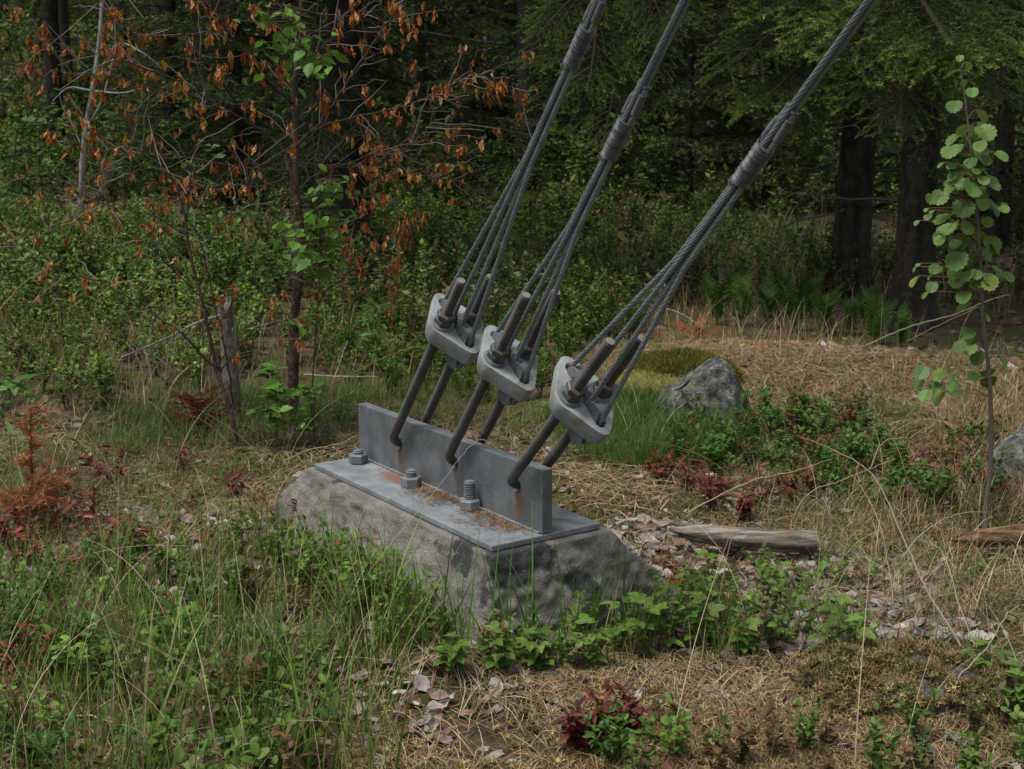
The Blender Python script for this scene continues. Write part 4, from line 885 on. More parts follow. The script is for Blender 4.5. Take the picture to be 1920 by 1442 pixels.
withered('withered_shrub', 'slender black-stemmed dead shrub leaning left in front of the broken stump', at(447, 835, Y),
    ([(448, 845, Y), (432, 770, Y), (408, 700, Y), (395, 640, Y), (378, 560, Y), (362, 500, Y), (352, 450, Y), (346, 400, Y)], .012, .006), [
    ([(346, 402, Y), (330, 345, Y), (300, 310, Y), (270, 285, Y), (230, 240, Y)], .005, .0015),
    ([(350, 430, Y), (356, 340, Y), (370, 250, Y+.05), (375, 180, Y+.05)], .004, .0015),
    ([(402, 690, Y), (340, 625, Y-.1), (280, 585, Y-.15), (190, 530, Y-.2), (100, 510, Y-.2)], .007, .0015),
    ([(440, 770, Y+.1), (420, 640, Y+.1), (400, 560, Y+.15), (380, 470, Y+.15), (362, 420, Y+.15)], .006, .002),
    ([(408, 700, Y), (450, 650, Y+.1), (500, 580, Y+.1), (540, 530, Y+.1)], .005, .0012),
    ([(378, 560, Y), (300, 480, Y-.1), (240, 430, Y-.2), (190, 350, Y-.2)], .004, .001),
    ([(360, 480, Y), (430, 400, Y+.1), (470, 330, Y+.1), (480, 270, Y+.1)], .004, .001),
    ([(350, 440, Y), (270, 400, Y-.1), (180, 380, Y-.2), (120, 330, Y-.2)], .004, .001)], 17, 230, .048, (.035, .028, .03))
b3 = gp(250, 640); Y = b3[1]-.5
withered('withered_shrub', 'thin dead shrub with small orange leaves over the bilberry bank at far left', at(120, 640, Y),
    ([(120, 650, Y), (112, 560, Y), (95, 480, Y), (90, 400, Y)], .006, .003), [
    ([(112, 560, Y), (60, 480, Y), (20, 440, Y)], .003, .001), ([(95, 480, Y), (150, 420, Y), (190, 360, Y), (200, 300, Y)], .003, .001), ([(90, 400, Y), (60, 340, Y), (30, 330, Y)], .0025, .001)], 12, 60, .055)
# orange leaf cluster near the left yoke: a dried fern frond
def frond(n=22, asp=.2, curl=.5):
    g = Geo(); t = np.linspace(.12, .98, n); x = t; z = .25*np.sin(t*PI)*curl-.25*t*t*curl
    tube(g, np.column_stack([np.linspace(0, 1, 8), np.zeros(8), .25*np.sin(np.linspace(0, 1, 8)*PI)*curl-.25*np.linspace(0, 1, 8)**2*curl]), np.linspace(.008, .002, 8), 4, (-.8, -.7, -.6))
    L = .21*np.sin(np.clip(t*1.0, 0, 1)**.75*PI)**.8+.015
    pin = Geo(); V = []; m_ = 9
    for i in range(m_):
        q = i/(m_-1); w_ = (1-q)**.6*(.13 if i % 2 else .055)+.002; V += [(q, w_, -.05*q*q), (q, -w_, -.05*q*q)]
    pin.add(V, [(2*i, 2*i+2, 2*i+3, 2*i+1) for i in range(m_-1)], NEG)
    for s in (-1, 1):
        g.inst(pin, rot(s*np.radians(68-15*t)+rng.normal(0, .05, n), rng.normal(-.1, .12, n), rng.normal(0, .15, n), L), np.column_stack([x, 0*x, z])); g.C[-1] = -np.abs(g.C[-1])
    return g
fr = [frond() for _ in range(3)]; frd = []
for q_ in range(3):
    f_ = frond(16, .2, .9); f_.V = [x_*np.array([1, .42, 1.3])+rng.normal(0, .006, x_.shape) for x_ in f_.V]; frd.append(f_)
def fern(label, base, H, n, pal, name='fern', group='green ferns below the spruce trunks', pit=(1.1, 1.45), cat='fern', mat=leafm):
    g = Geo()
    for i in range(n):
        g.inst(fr[rng.integers(3)], rot([i*6.28/n+rng.normal(0, .3)], [rng.uniform(*pit)], [rng.normal(0, .3)], [H*rng.uniform(.7, 1.1)]), np.zeros((1, 3)), pick(pal, 1))
    o = g.obj(name, mat); o.location = tuple(base); return tag(o, label, cat, group)
FP = [(.065, .11, .03), (.09, .145, .04), (.05, .08, .025)]
fl = [(1345, 608, .46, 'leftmost green fern, beside the right cable'), (1392, 612, .50, 'second green fern from the left in the row'), (1440, 615, .44, 'green fern left of the fern below the straight dark trunk'), (1490, 622, .52, 'tall green fern left of the straight dark trunk'), (1545, 628, .48, 'green fern directly in front of the straight dark trunk'), (1592, 628, .36, 'short green fern below the right side of the straight trunk'), (1640, 645, .46, 'wide green fern between the two dark trunks'), (1690, 650, .32, 'small green fern at the foot of the furrowed trunk'), (1375, 585, .42, 'fern in the back row near the right cable'), (1460, 590, .46, 'fern in the back row, middle'), (1520, 595, .44, 'fern in the back row beside the straight dark trunk'), (1620, 605, .34, 'fern in the back row right of the straight trunk')]
for px, py, H, lab in fl: fern(lab, gp(px, py), H*.95, 6, FP)
fern('dry rust-brown fern bent over right of the right cable', gp(1310, 640), .30, 4, [(.20, .075, .03), (.26, .11, .045)], 'dead_fern', None, (.5, 1.3), 'dead fern', drym)
g = Geo(); b = gp(742, 660)
hp = smooth_path([at(788, 402, b[1]), at(760, 425, b[1]), at(745, 480, b[1]), at(735, 545, b[1]), at(728, 600, b[1])], 12)
tube(g, np.concatenate([hp-b, [[0, 0, -.03]]]), .0022, 5, (.28, .13, .06))
idx = rng.integers(0, len(hp), 190); pp = hp[idx]-b+rng.normal(0, 1, (190, 3))*(np.array([.055, .05, .03])*np.interp(idx, [0, 12, len(hp)], [1, .7, .35])[:, None]); kk = rng.integers(0, 8, 190)
for i in range(8):
    q = pp[kk == i]; m_ = len(q); g.inst(WL[i], rot(rng.uniform(0, 6.3, m_), rng.normal(0, .4, m_), rng.normal(0, .4, m_), .055*rng.uniform(.5, 1.3, m_))*np.array([.55, .55, 1.2])[None, :, None], q, pick([(.30, .11, .035), (.36, .16, .055), (.22, .08, .028)], m_, .2))
o = g.obj('dead_fern', drym); o.location = tuple(b); tag(o, 'tall dried orange fern drooping left of the highest yoke', 'dead fern')
# ---- aspen sapling at right, leaf by leaf
b = gp(1848, 1003); Y = b[1]; print('aspen Y', Y)
t = thing('aspen_sapling', 'slender aspen sapling with round toothed leaves rising behind the right-hand log', 'sapling', tuple(b))
st = px_path([(1846, 1012, Y), (1850, 940, Y), (1857, 880, Y), (1858, 800, Y), (1856, 720, Y), (1850, 660, Y), (1843, 600, Y), (1840, 520, Y), (1834, 430, Y), (1828, 340, Y), (1818, 260, Y), (1810, 190, Y), (1802, 130, Y), (1798, 108, Y)], 6)
g = Geo(); tube(g, st-b, np.linspace(.0115, .0018, len(st)), 8, np.column_stack([np.repeat(np.linspace(.15, .16, len(st)), 8)]*3)*np.array([1, .92, .78]) if False else (.15, .135, .11)); g.obj('stem', woodm, t, True)
Z6 = [(1565, 365, .7), (1640, 325, .55), (1600, 290, .45), (1620, 415, .5), (1660, 460, .7), (1572, 530, .9), (1708, 580, .9), (1725, 660, 1.2), (1620, 650, .9), (1570, 695, 1), (1700, 728, .8), (1550, 757, 1), (1720, 795, .9), (1805, 780, .85), (1655, 812, .8), (1735, 875, .95), (1665, 860, .8), (1760, 925, 1), (1570, 920, .8), (1660, 940, 1.2), (1705, 970, .9), (1500, 985, 1), (1550, 960, .7), (1618, 1040, 1.3), (1520, 1090, 1.2), (1710, 1020, .8), (1770, 1040, 1), (1815, 1045, .7), (1545, 1140, 1), (1635, 1135, .9), (1440, 1085, .5), (1690, 1175, .8), (1760, 1220, 1.05), (1605, 1225, .9), (1585, 1300, 1.3), (1725, 1270, 1.05), (1500, 1200, .7), (1785, 1360, 1.1), (1750, 1395, 1), (1640, 1375, .9), (1585, 1390, 1.1), (1480, 1345, .8), (1375, 1405, .8), (1375, 1345, .4), (1690, 1410, .9), (1460, 1060, .4), (1560, 830, .6), (1600, 880, .7)]
Z7 = [(1590, 65, 1), (1660, 40, .9), (1750, 80, 1), (1690, 100, 1), (1460, 100, .7), (1620, 150, .9), (1620, 200, .9), (1735, 250, .6), (1640, 330, .9), (1640, 365, .8), (1600, 400, .8), (1650, 410, .9), (1690, 455, .9), (1810, 470, 1), (1835, 330, .6), (1740, 530, .9), (1670, 545, .8), (1745, 575, 1), (1410, 525, .9), (1500, 540, .9), (1560, 555, .6), (1395, 580, .8), (1430, 640, .9), (1500, 655, 1), (1570, 595, .8), (1590, 630, .8), (1480, 600, .8)]
gl, gs = Geo(), Geo()
L = [(1200+x/2.667, y/2.667, s) for x, y, s in Z6]+[(1200+(x+rng.normal(0, 45))/2.667, (y+rng.normal(0, 30))/2.667, s*.75) for x, y, s in Z6 if y > 640]+[(1200+x/2.667, 500+y/2.667, s) for x, y, s in Z7]
AP = [(.115, .17, .065), (.14, .20, .08), (.085, .13, .045), (.13, .18, .10), (.17, .20, .06)]
for x, y, s in L:
    c = at(x, y, Y+rng.uniform(-.12, .10)); s *= .067; i = np.argmin(np.abs(st[:, 2]-(c[2]-.02-(abs(x-1840) > 100)*-.0))); a = st[i]
    d = c-a; yaw = math.atan2(d[1]-.9*abs(d[0]), d[0]); pit = rng.uniform(-1.0, -.45)
    R = rot([yaw], [pit], [rng.normal(0, .35)], [s]); p0 = c-(R[0]@np.array([.5, 0, 0]))
    gl.inst(rl, R, np.array([p0-b]), pick(AP, 1, .1)); m_ = (a+p0)/2+np.array([0, 0, .012]); tube(gs, np.array([a, m_, p0])-b, [.0016, .0012, .001], 4, (.20, .14, .05))
gl.obj('leaves', leafm, t); gs.obj('leaf_stalks', woodm, t)
# ---- lichen stem, broken stump
lichm = bark('lichen_bark', [(.4, (.12, .11, .10)), (.5, (.30, .30, .28)), (.7, (.46, .46, .43))], 22)
b = gp(150, 430); Y = b[1]; t = thing('lichen_birch', 'thin pale lichen-covered birch stem standing in the upper left', 'birch', tuple(b))
g = Geo(); P = px_path([(149, 440, Y), (153, 340, Y), (160, 250, Y), (172, 180, Y), (184, 100, Y), (191, 20, Y), (196, -60, Y)]); tube(g, P-b, np.linspace(.031, .018, len(P))*(1+.1*np.sin(np.arange(len(P))*1.7)), 9); g.obj('trunk', lichm, t, True)
g = Geo()
for L_ in ([(172, 170, Y), (215, 85, Y), (260, 95, Y-.2), (300, 125, Y-.2)], [(170, 170, Y), (130, 165, Y), (100, 190, Y-.1)], [(160, 240, Y), (190, 190, Y), (215, 90, Y), (212, 10, Y)], [(180, 172, Y), (230, 175, Y-.1), (270, 165, Y-.2)], [(150, 390, Y), (120, 372, Y), (105, 365, Y)]):
    P = px_path(L_, 5)+rng.normal(0, .004, (1, 3)); tube(g, P-b, np.linspace(.012, .004, len(P)), 6)
g.obj('branches', lichm, t, True)
b = gp(430, 785); Y = b[1]; t = thing('broken_stump', 'tall narrow broken stump with peeling grey bark behind the black-stemmed shrub', 'stump', tuple(b))
stm = bark('stump_bark', [(.35, (.09, .075, .06)), (.5, (.22, .20, .18)), (.7, (.38, .36, .33))], 22, (.20, .11, .06), (1, 1, .6))
g = Geo(); P = px_path([(436, 800, Y), (434, 720, Y), (428, 650, Y), (424, 600, Y), (424, 575, Y)], 10); n = 16; Tn, A, B = frames(P); th = np.arange(n)*2*PI/n; V = []
for i, p in enumerate(P):
    e = max(0, i/(len(P)-1)-.75)*4; q = p[None]+.046*(1-.15*i/len(P))*(1+rng.normal(0, .05, n))[:, None]*(np.cos(th)[:, None]*A[i]+np.sin(th)[:, None]*B[i]); q[:, 2] += e*.035*np.sin(th*3+1)+e*.03*rng.random(n); V.append(q)
V = np.concatenate(V); i = np.arange(len(P)-1)[:, None]*n; j = np.arange(n)[None]; k = (j+1) % n
g.add(V-b, np.stack([i+j, i+k, i+n+k, i+n+j], -1).reshape(-1, 4)); g.add(np.concatenate([V[-n:], [P[-1]-[0, 0, .03]]])-b, [(a, (a+1) % n, n) for a in range(n)]); g.obj('trunk', stm, t, True)
g = Geo(); P = px_path([(412, 592, Y-.05), (370, 605, Y-.15), (310, 635, Y-.2), (228, 670, Y-.3)], 6); tube(g, P-b, np.linspace(.008, .003, len(P)), 6)
for _ in range(12):
    s0 = P[rng.integers(6, len(P))]; e = s0+np.array([rng.normal(-.06, .08), rng.normal(0, .06), -rng.uniform(.05, .25)]); tube(g, np.array([s0, (s0+e)/2+rng.normal(0, .02, 3), e])-b, [.003, .002, .001], 4)
g.obj('bare_branch', lichm, t, True)
g = Geo(); q = np.array([at(442+rng.normal(0, 3), 600+rng.uniform(0, 70), Y-.04) for _ in range(160)])-b; s_ = np.repeat(q, 3, 0); s_[0::3, 0] += .003; s_[1::3, 0] -= .003; s_[2::3] += rng.normal([.01, -.01, -.03], .008, (160, 3)); g.add(s_, np.arange(480).reshape(-1, 3), (.12, .13, .05)); g.obj('beard_moss', leafm, t)
# ---- rock
def rock(name, label, base, pts, mat, disp=.02, seed=1, sub=3, group=None):
    bm = bmesh.new(); [bm.verts.new(p) for p in pts]; bmesh.ops.convex_hull(bm, input=bm.verts[:])
    for v in [v for v in bm.verts if not v.link_faces]: bm.verts.remove(v)
    bmesh.ops.triangulate(bm, faces=bm.faces[:])
    for _ in range(sub+1):
        bmesh.ops.subdivide_edges(bm, edges=bm.edges[:], cuts=1, use_grid_fill=True, smooth=.12 if _ < 2 else 0)
    bm.normal_update(); P = np.array([v.co[:] for v in bm.verts]); d = vnoise(P, 6, seed)*disp+vnoise(P, 18, seed+3)*disp*.45+vnoise(P, 50, seed+5)*disp*.15
    for v, k in zip(bm.verts, d): v.co += v.normal*k
    t = thing(name, label, 'rock', tuple(base), 0, group); bm_obj('stone', bm, mat, t, True); return t
rockm = simple('lichen_rock', [(.36, (.03, .032, .03)), (.5, (.085, .09, .083)), (.62, (.19, .20, .185))], 26, .9, 1, .02, 0, .2, extra=(9, .54, (.12, .125, .06)))
b = gp(1325, 800); b[1] += .12
rock('rock', 'grey pointed rock with a mossy left shoulder among the dry straw', b, [(-.30, -.04, -.05), (-.12, -.18, -.06), (.13, -.2, -.06), (.28, -.06, -.05), (.24, .25, -.05), (-.28, .25, -.05), (-.26, 0, .10), (-.12, -.12, .13), (-.03, -.12, .20), (.13, -.12, .20), (.04, -.02, .35), (.09, .02, .345), (.17, .04, .25), (-.07, .0, .26), (0, .2, .2), (-.2, .15, .15), (.24, -.04, .05)], rockm, .03, 4)
P = np.array([gp(rng.uniform(1180, 1345), 712+rng.uniform(-28, 36)) for _ in range(6)]); c0 = gp(1262, 735)
q = np.column_stack([c0[0]+rng.normal(0, .21, 5200), c0[1]+.12+rng.normal(0, .16, 5200)]); rr = ((q[:, 0]-c0[0])/.40)**2+((q[:, 1]-c0[1]-.12)/.30)**2; q = q[rr < 1]; rr = rr[rr < 1]
P = zpts(q); P[:, 2] += .13*np.sqrt(1-rr); moss('moss_cushion', P, .045, [(.20, .17, .035), (.26, .22, .05), (.14, .13, .03), (.09, .10, .025)])
bm = bmesh.new(); bmesh.ops.create_icosphere(bm, subdivisions=4, radius=1)
for v in bm.verts: v.co = Vector((v.co.x*.40, v.co.y*.30, v.co.z*.13))
o = bm_obj('moss_mound', bm, simple('moss_base', [(.3, (.10, .09, .02)), (.7, (.20, .17, .04))], 30, .95, .8, .02), None, True); o.location = (c0[0], c0[1]+.12, float(hills(c0[0], c0[1]+.12))); tag(o, kind='stuff')
b = gp(1760, 1345); b[1] += .1; b[2] -= .025
rock('rock', 'low dark boulder half buried under golden moss at lower right', b, [(-.30, -.08, -.05), (-.1, -.17, -.05), (.2, -.15, -.05), (.34, 0, -.05), (.25, .25, -.05), (-.25, .22, -.05), (-.2, -.03, .07), (0, -.07, .10), (.18, -.05, .085), (.1, .12, .11), (-.12, .12, .11)], simple('dark_rock', [(.32, (.03, .028, .024)), (.5, (.07, .066, .06)), (.68, (.14, .135, .125))], 18, .9, .8, .01, 0, .2, extra=(12, .52, (.07, .075, .02))), .03, 9)
q = np.column_stack([b[0]+rng.uniform(-.36, .38, 5200), b[1]+rng.uniform(-.12, .28, 5200)]); rr = ((q[:, 0]-b[0])/.37)**2+((q[:, 1]-b[1]-.06)/.24)**2; k = (rr < 1) & (rng.random(len(q)) < (.9+.9*(q[:, 1] > b[1]-.03))); q = q[k]; kk2 = rng.random(len(q)) < .85; q = q[kk2]; rr = rr[k][kk2]; P = zpts(q); P[:, 2] += .065*np.sqrt(1-rr)*(1+.3*np.sin(P[:, 0]*31)*np.sin(P[:, 1]*37)); moss('boulder_moss', P, .022, [(.38, .30, .14), (.44, .36, .18), (.27, .20, .09), (.17, .14, .06), (.09, .07, .035)])
b = gp(1925, 900)
rock('rock', 'grey lichen-speckled rock cut by the right edge of the photo', b, [(-.22, -.1, -.05), (.3, -.1, -.05), (.3, .3, -.05), (-.15, .3, -.05), (-.10, 0, .16), (.1, -.02, .24), (.28, .05, .2), (.1, .2, .22)], rockm, .03, 12)
# ---- logs
def log(name, label, path, r, mat, jag=.6, cat='log'):
    P = px_path(path, 14); b = P[0].copy(); Tn, A, B = frames(P); n = 20; th = np.arange(n)*2*PI/n; V = []; m_ = len(P); ph = rng.uniform(0, 6, 4)
    for i, p in enumerate(P):
        u = i/(m_-1); R = np.interp(u, np.linspace(0, 1, len(r)), r); f = 1+.07*np.sin(2*th+ph[0]+u*2)+.05*np.sin(5*th+ph[1])+.02*np.sin(u*30+ph[2])+rng.normal(0, .012, n)
        e = (max(0, .12-u)/.12)**2+(max(0, u-.93)/.07)**2*.6
        q = p+R*f[:, None]*(1-.55*e*jag*(np.sin(th*2+ph[3])*.5+.5))[:, None]*(np.cos(th)[:, None]*A[i]+np.sin(th)[:, None]*B[i]); q -= Tn[i]*((e*R*1.3*np.sin(th*3+ph[1]))[:, None]) if u < .5 else 0; V.append(q)
    g = Geo(); V = np.concatenate(V); i = np.arange(m_-1)[:, None]*n; j = np.arange(n)[None]; k = (j+1) % n
    g.add(V-b, np.stack([i+j, i+k, i+n+k, i+n+j], -1).reshape(-1, 4))
    for e_, s0 in ((P[0]+Tn[0]*.02, 0), (P[-1], (m_-1)*n)): g.add(np.concatenate([V[s0:s0+n], [e_]])-b, [(a, (a+1) % n, n) for a in range(n)])
    o = g.obj(name, mat, None, True); o.location = tuple(b); return tag(o, label, cat)
wood = simple('weathered_wood', [(.34, (.05, .04, .03)), (.48, (.14, .115, .09)), (.64, (.30, .27, .235))], 9, .85, .8, .006, 0, .2, stretch=(.5, 6, 6), extra=(7, .58, (.20, .13, .08), (1, 3, 3)))
rot_ = simple('rotten_wood', [(.34, (.03, .02, .014)), (.5, (.12, .07, .04)), (.66, (.26, .16, .09))], 10, .9, .8, .008, 0, .2, stretch=(.6, 6, 6))
Y = gp(1400, 1045)[1]
log('log', 'short pale weathered log with a splintered left end right of the footing', [(1268, 993, Y+.02), (1340, 1003, Y), (1400, 1010, Y-.02), (1470, 1014, Y-.03), (1528, 1016, Y-.02)], [.028, .042, .046, .046, .043], wood, .3)
P = poly_pts([(1525, 990), (1660, 995), (1650, 1060), (1520, 1050)], 220); tufts('grass_over_log', P, .13, .0018, DRY+[(.12, .14, .05), (.10, .13, .04)], 1.4, 16, .04, drym)
Y = gp(1850, 1045)[1]
log('log', 'rotten orange-brown log at the right edge behind the grass blades', [(1790, 1010, Y), (1850, 1008, Y), (1920, 1000, Y), (2010, 990, Y)], [.018, .034, .038, .04], rot_, 1)
# ---- young dead conifers, needle plumes
def plume(label, path, tw, nlen, pal, name='dead_pine_seedling', cat='pine seedling', r=.005, spread=.12):
    P = px_path(path, 6); b = P[0].copy(); t = thing(name, label, cat, tuple(b)); g = Geo(); tube(g, P-b, np.linspace(r, r*.3, len(P)), 6, (.10, .06, .035)); S0, S1 = [], []
    for i in range(tw):
        k = rng.integers(1, len(P)); a = rng.uniform(0, 6.3); L = spread*rng.uniform(.4, 1)*(1.1-.5*k/len(P)); e = P[k]+L*np.array([math.cos(a), math.sin(a), rng.uniform(-.1, .5)]); tube(g, np.array([P[k], e])-b, [r*.4, r*.2], 4, (.11, .06, .035)); S0.append(P[k]-b); S1.append(e-b)
    for k in range(len(P)//3, len(P)-1): S0.append(P[k]-b); S1.append(P[k+1]-b)
    g.obj('stem', woodm, t); h = Geo(); seg_needles(h, np.array(S0), np.array(S1), .0013, nlen, .0019, pal[0], pal[1], rng.random(len(S0))); h.obj('needles', drym, t); return t
Y = gp(60, 975)[1]
plume('upright dead pine seedling with orange needles at the left edge', [(60, 980, Y), (60, 900, Y), (58, 830, Y), (57, 765, Y)], 26, .05, [(.30, .12, .05), (.42, .20, .09)])
plume('low spread of dead orange pine needles at the foot of the upright one', [(25, 990, Y-.1), (40, 940, Y-.1), (70, 905, Y-.12)], 22, .055, [(.28, .12, .05), (.40, .2, .1)], spread=.22)
Y = gp(380, 810)[1]
plume('rust-red dead spruce twigs lying left of the broken stump', [(395, 815, Y), (375, 780, Y), (360, 745, Y)], 60, .022, [(.15, .045, .02), (.22, .08, .035)], 'dead_spruce_twigs', 'dead twigs', spread=.26)
# ---- leafy green sapling round the withered trunk
b = gp(530, 835); Y = b[1]
LP = [(.11, .20, .045), (.13, .23, .055), (.09, .16, .035)]
leafy('leafy_sapling', 'bright green willow sprout with broad leaves at the foot of the withered sapling', 'sapling', gp(520, 840), .42, 60, .085, LP, tooth, nbr=8, low=.2, br=.6, r=.005)
leafy('leafy_sapling', 'second green willow sprout right of the withered trunk base', 'sapling', gp(590, 835), .34, 42, .08, LP, tooth, nbr=6, low=.2, br=.6, r=.005)
t = thing('leafy_sapling', 'thin living shoot with broad green leaves climbing beside the withered trunk', 'sapling', tuple(gp(580, 815))); b = np.array(t.location); Y = b[1]; g = Geo(); P = px_path([(580, 820, Y), (590, 650, Y), (600, 500, Y), (595, 380, Y+.1), (585, 200, Y+.1), (590, 60, Y+.1), (600, -20, Y+.1)], 8); tube(g, P-b, np.linspace(.005, .002, len(P)), 6, (.07, .06, .04)); gl = Geo()
for (cx, cy, r_, k, s_) in ((560, 480, 40, 14, .11), (600, 400, 50, 44, .06), (540, 90, 50, 28, .08), (500, 50, 45, 18, .075), (590, 100, 35, 18, .085), (560, 440, 40, 16, .085), (620, 450, 30, 22, .06), (630, 350, 30, 18, .06), (570, 600, 25, 10, .06), (480, 15, 20, 5, .06)):
    for _ in range(k):
        p = at(cx+rng.normal(0, r_*.6), cy+rng.normal(0, r_*.6), Y+rng.normal(0, .1)); i = np.argmin(np.linalg.norm(P-p, axis=1)); tube(g, np.array([P[i], (P[i]+p)/2+np.array([0, 0, .01]), p])-b, [.0018, .0014, .001], 4, (.09, .08, .04)); put(gl, tooth, p-b, [rng.uniform(0, 6.3)], [rng.uniform(-.9, -.1)], [rng.normal(0, .5)], [s_*rng.uniform(.7, 1.1)], LP)
g.obj('stem', woodm, t); gl.obj('leaves', leafm, t)
# ---- herbs with long leaves
HP = [(.10, .17, .05), (.12, .20, .07), (.085, .14, .05), (.13, .18, .09)]
for px, py, H, k, s_, lab in ((712, 700, .48, 46, .12, 'tall fireweed with long narrow leaves left of the highest yoke'), (690, 690, .26, 20, .10, 'short fireweed beside the taller one left of the highest yoke'), (60, 900, .50, 30, .13, 'long-leaved grey-green willowherb behind the dead pine seedling'), (25, 880, .55, 26, .13, 'willowherb cut by the left edge, with drooping long leaves'), (140, 700, .55, 36, .12, 'long-leaved herb on the bilberry bank below the pale stem'), (60, 620, .5, 30, .11, 'narrow-leaved herb at the left edge of the bilberry bank'), (250, 560, .5, 34, .11, 'narrow-leaved herb high on the bilberry bank'), (1460, 445, .4, 26, .12, 'broad green herb clump right of the right cable in the shade'), (1335, 560, .35, 22, .10, 'small green herb left of the ferns'), (790, 640, .35, 26, .09, 'green herb in front of the highest yoke foot'), (1180, 560, .3, 22, .08, 'green herb between the middle and right cables')):
    leafy('herb', lab, 'herb', gp(px, py), H, k, s_, HP, lng, nbr=3, low=.15, br=.3, r=.003, stemc=(.12, .13, .06), pit=(-.1, .7))
# ---- red and green dwarf shrubs
RP = [(.19, .042, .028), (.13, .03, .022), (.26, .07, .04), (.10, .035, .025)]
DR = [(.14, .035, .026), (.10, .028, .022), (.18, .055, .036)]
def dwarf(label, px, py, H, n, ls, pal, cat='dwarf shrub', name='dwarf_shrub', leaf=mid_, sp=.8, nst=6):
    b = gp(px, py); t = thing(name, label, cat, tuple(b)); g, gl = Geo(), Geo()
    for _ in range(nst):
        a = rng.uniform(0, 6.3); d = np.array([math.cos(a), math.sin(a), 0])*sp*H*rng.uniform(.2, 1); h_ = H*rng.uniform(.6, 1.1); P = np.array([d*u+np.array([0, 0, h_*u])+rng.normal(0, .006, 3)*u for u in np.linspace(0, 1, 6)]); P[0, 2] = -.02
        tube(g, P, np.linspace(.0022, .001, 6), 4, (.12, .06, .035)); m_ = max(3, n//nst); u = rng.uniform(.25, 1, m_); p = np.column_stack([np.interp(u, np.linspace(0, 1, 6), P[:, i]) for i in range(3)])
        put(gl, leaf, p, np.arange(m_)*2.4, rng.uniform(-.5, .8, m_), rng.normal(0, .4, m_), ls*rng.uniform(.6, 1.15, m_), pal, .2)
    g.obj('stems', woodm, t); gl.obj('leaves', leafm, t); return t
for a in (('red-leaved lingonberry left of three on the right bank below the rock', 1245, 900, .17, 80, .05, RP), ('red-leaved lingonberry below the rock, lowest on the right bank', 1335, 955, .18, 110, .05, RP), ('dark red lingonberry on the right bank farthest from the yoke', 1430, 945, .15, 70, .045, DR), ('reddish-brown withered shrub among green leaves left of the aspen stem', 1725, 895, .18, 90, .03, DR),
          ('small red tuft in the green mat beside the rock base', 1290, 840, .14, 40, .045, RP), ('dark red shrub in the litter left of the footing', 215, 905, .22, 60, .06, DR), ('dark red shrub between the dead pine seedling and the litter', 120, 935, .16, 36, .055, DR), ('bright red shrub at the left edge above the bilberries', 50, 1060, .18, 80, .055, RP), ('red shrub right of the one at the left edge', 200, 1050, .20, 90, .055, RP), ('scarlet patch low in the litter between bilberries', 140, 1075, .10, 60, .045, RP), ('red sprig just left of the footing corner', 450, 935, .15, 36, .055, DR), ('small red shrub above the bilberries left of the footing', 360, 965, .16, 30, .055, DR),
          ('withered rust-red sprig in front of the concrete', 690, 1110, .22, 36, .06, [(.30, .06, .03), (.22, .05, .025)]), ('large maroon shrub in the straw at the bottom centre', 1085, 1410, .14, 300, .045, DR), ('maroon shrub behind the dark green one at the bottom', 1170, 1375, .13, 150, .042, DR), ('rust-red bare-twigged shrub at lower left', 35, 1290, .22, 70, .035, [(.24, .05, .025), (.18, .04, .02)]), ('small red leaf cluster right of the maroon shrubs', 1260, 1395, .09, 20, .06, RP), ('small red plant on the litter beside the log', 400, 1035, .08, 20, .04, RP)):
    a = list(a)
    if a[0].startswith('small red plant'): a[0] = 'tiny red plant in the litter left of the footing'
    dwarf(*a)
GS = [(.06, .12, .035), (.08, .15, .045), (.05, .10, .03), (.10, .17, .06)]
for a in (('dark green lingonberry in front of the maroon shrubs', 1150, 1435, .15, 190, .034, GS), ('green lingonberry right of the maroon shrubs', 1245, 1365, .10, 40, .035, GS), ('green bushy shrub on the right bank above the fallen twig', 1480, 880, .17, 150, .032, GS), ('green bushy shrub left of the reddish-brown one', 1600, 880, .18, 150, .034, GS), ('green shrub on the right bank beside the aspen stem', 1760, 960, .16, 130, .034, GS), ('green shrub below the rock', 1370, 860, .15, 120, .034, GS), ('green shrub on the grass behind the plate end', 1450, 820, .14, 90, .034, GS), ('glossy green shrub at lower left corner', 60, 1440, .16, 140, .04, GS), ('green shrub in the gap between grass and straw, lower left', 230, 1400, .12, 70, .034, GS), ('small green shrub beside the footing corner', 440, 905, .14, 60, .032, GS), ('green shrub behind the left end of the upright plate', 640, 800, .14, 90, .034, GS)):
    dwarf(*a, nst=8)
for a in (('dark red shrub by the orange needles of the low dead seedling', 165, 985, .17, 80, .05, DR), ('red-leaved shrub nearest the bilberries at far left', 15, 1030, .18, 90, .05, RP), ('maroon shrub in the litter above the first bilberry leaves', 260, 1040, .15, 70, .05, DR), ('crimson tuft between left litter and grass', 95, 1010, .15, 80, .045, RP), ('brown-red shrub in front of the rusty spruce twigs', 340, 880, .16, 50, .05, DR), ('red shrub close to the red lingonberry below the rock, to its right', 1390, 975, .14, 90, .045, RP), ('red lingonberry between the two others on the right bank', 1290, 925, .16, 100, .045, RP+DR)):
    dwarf(*a)
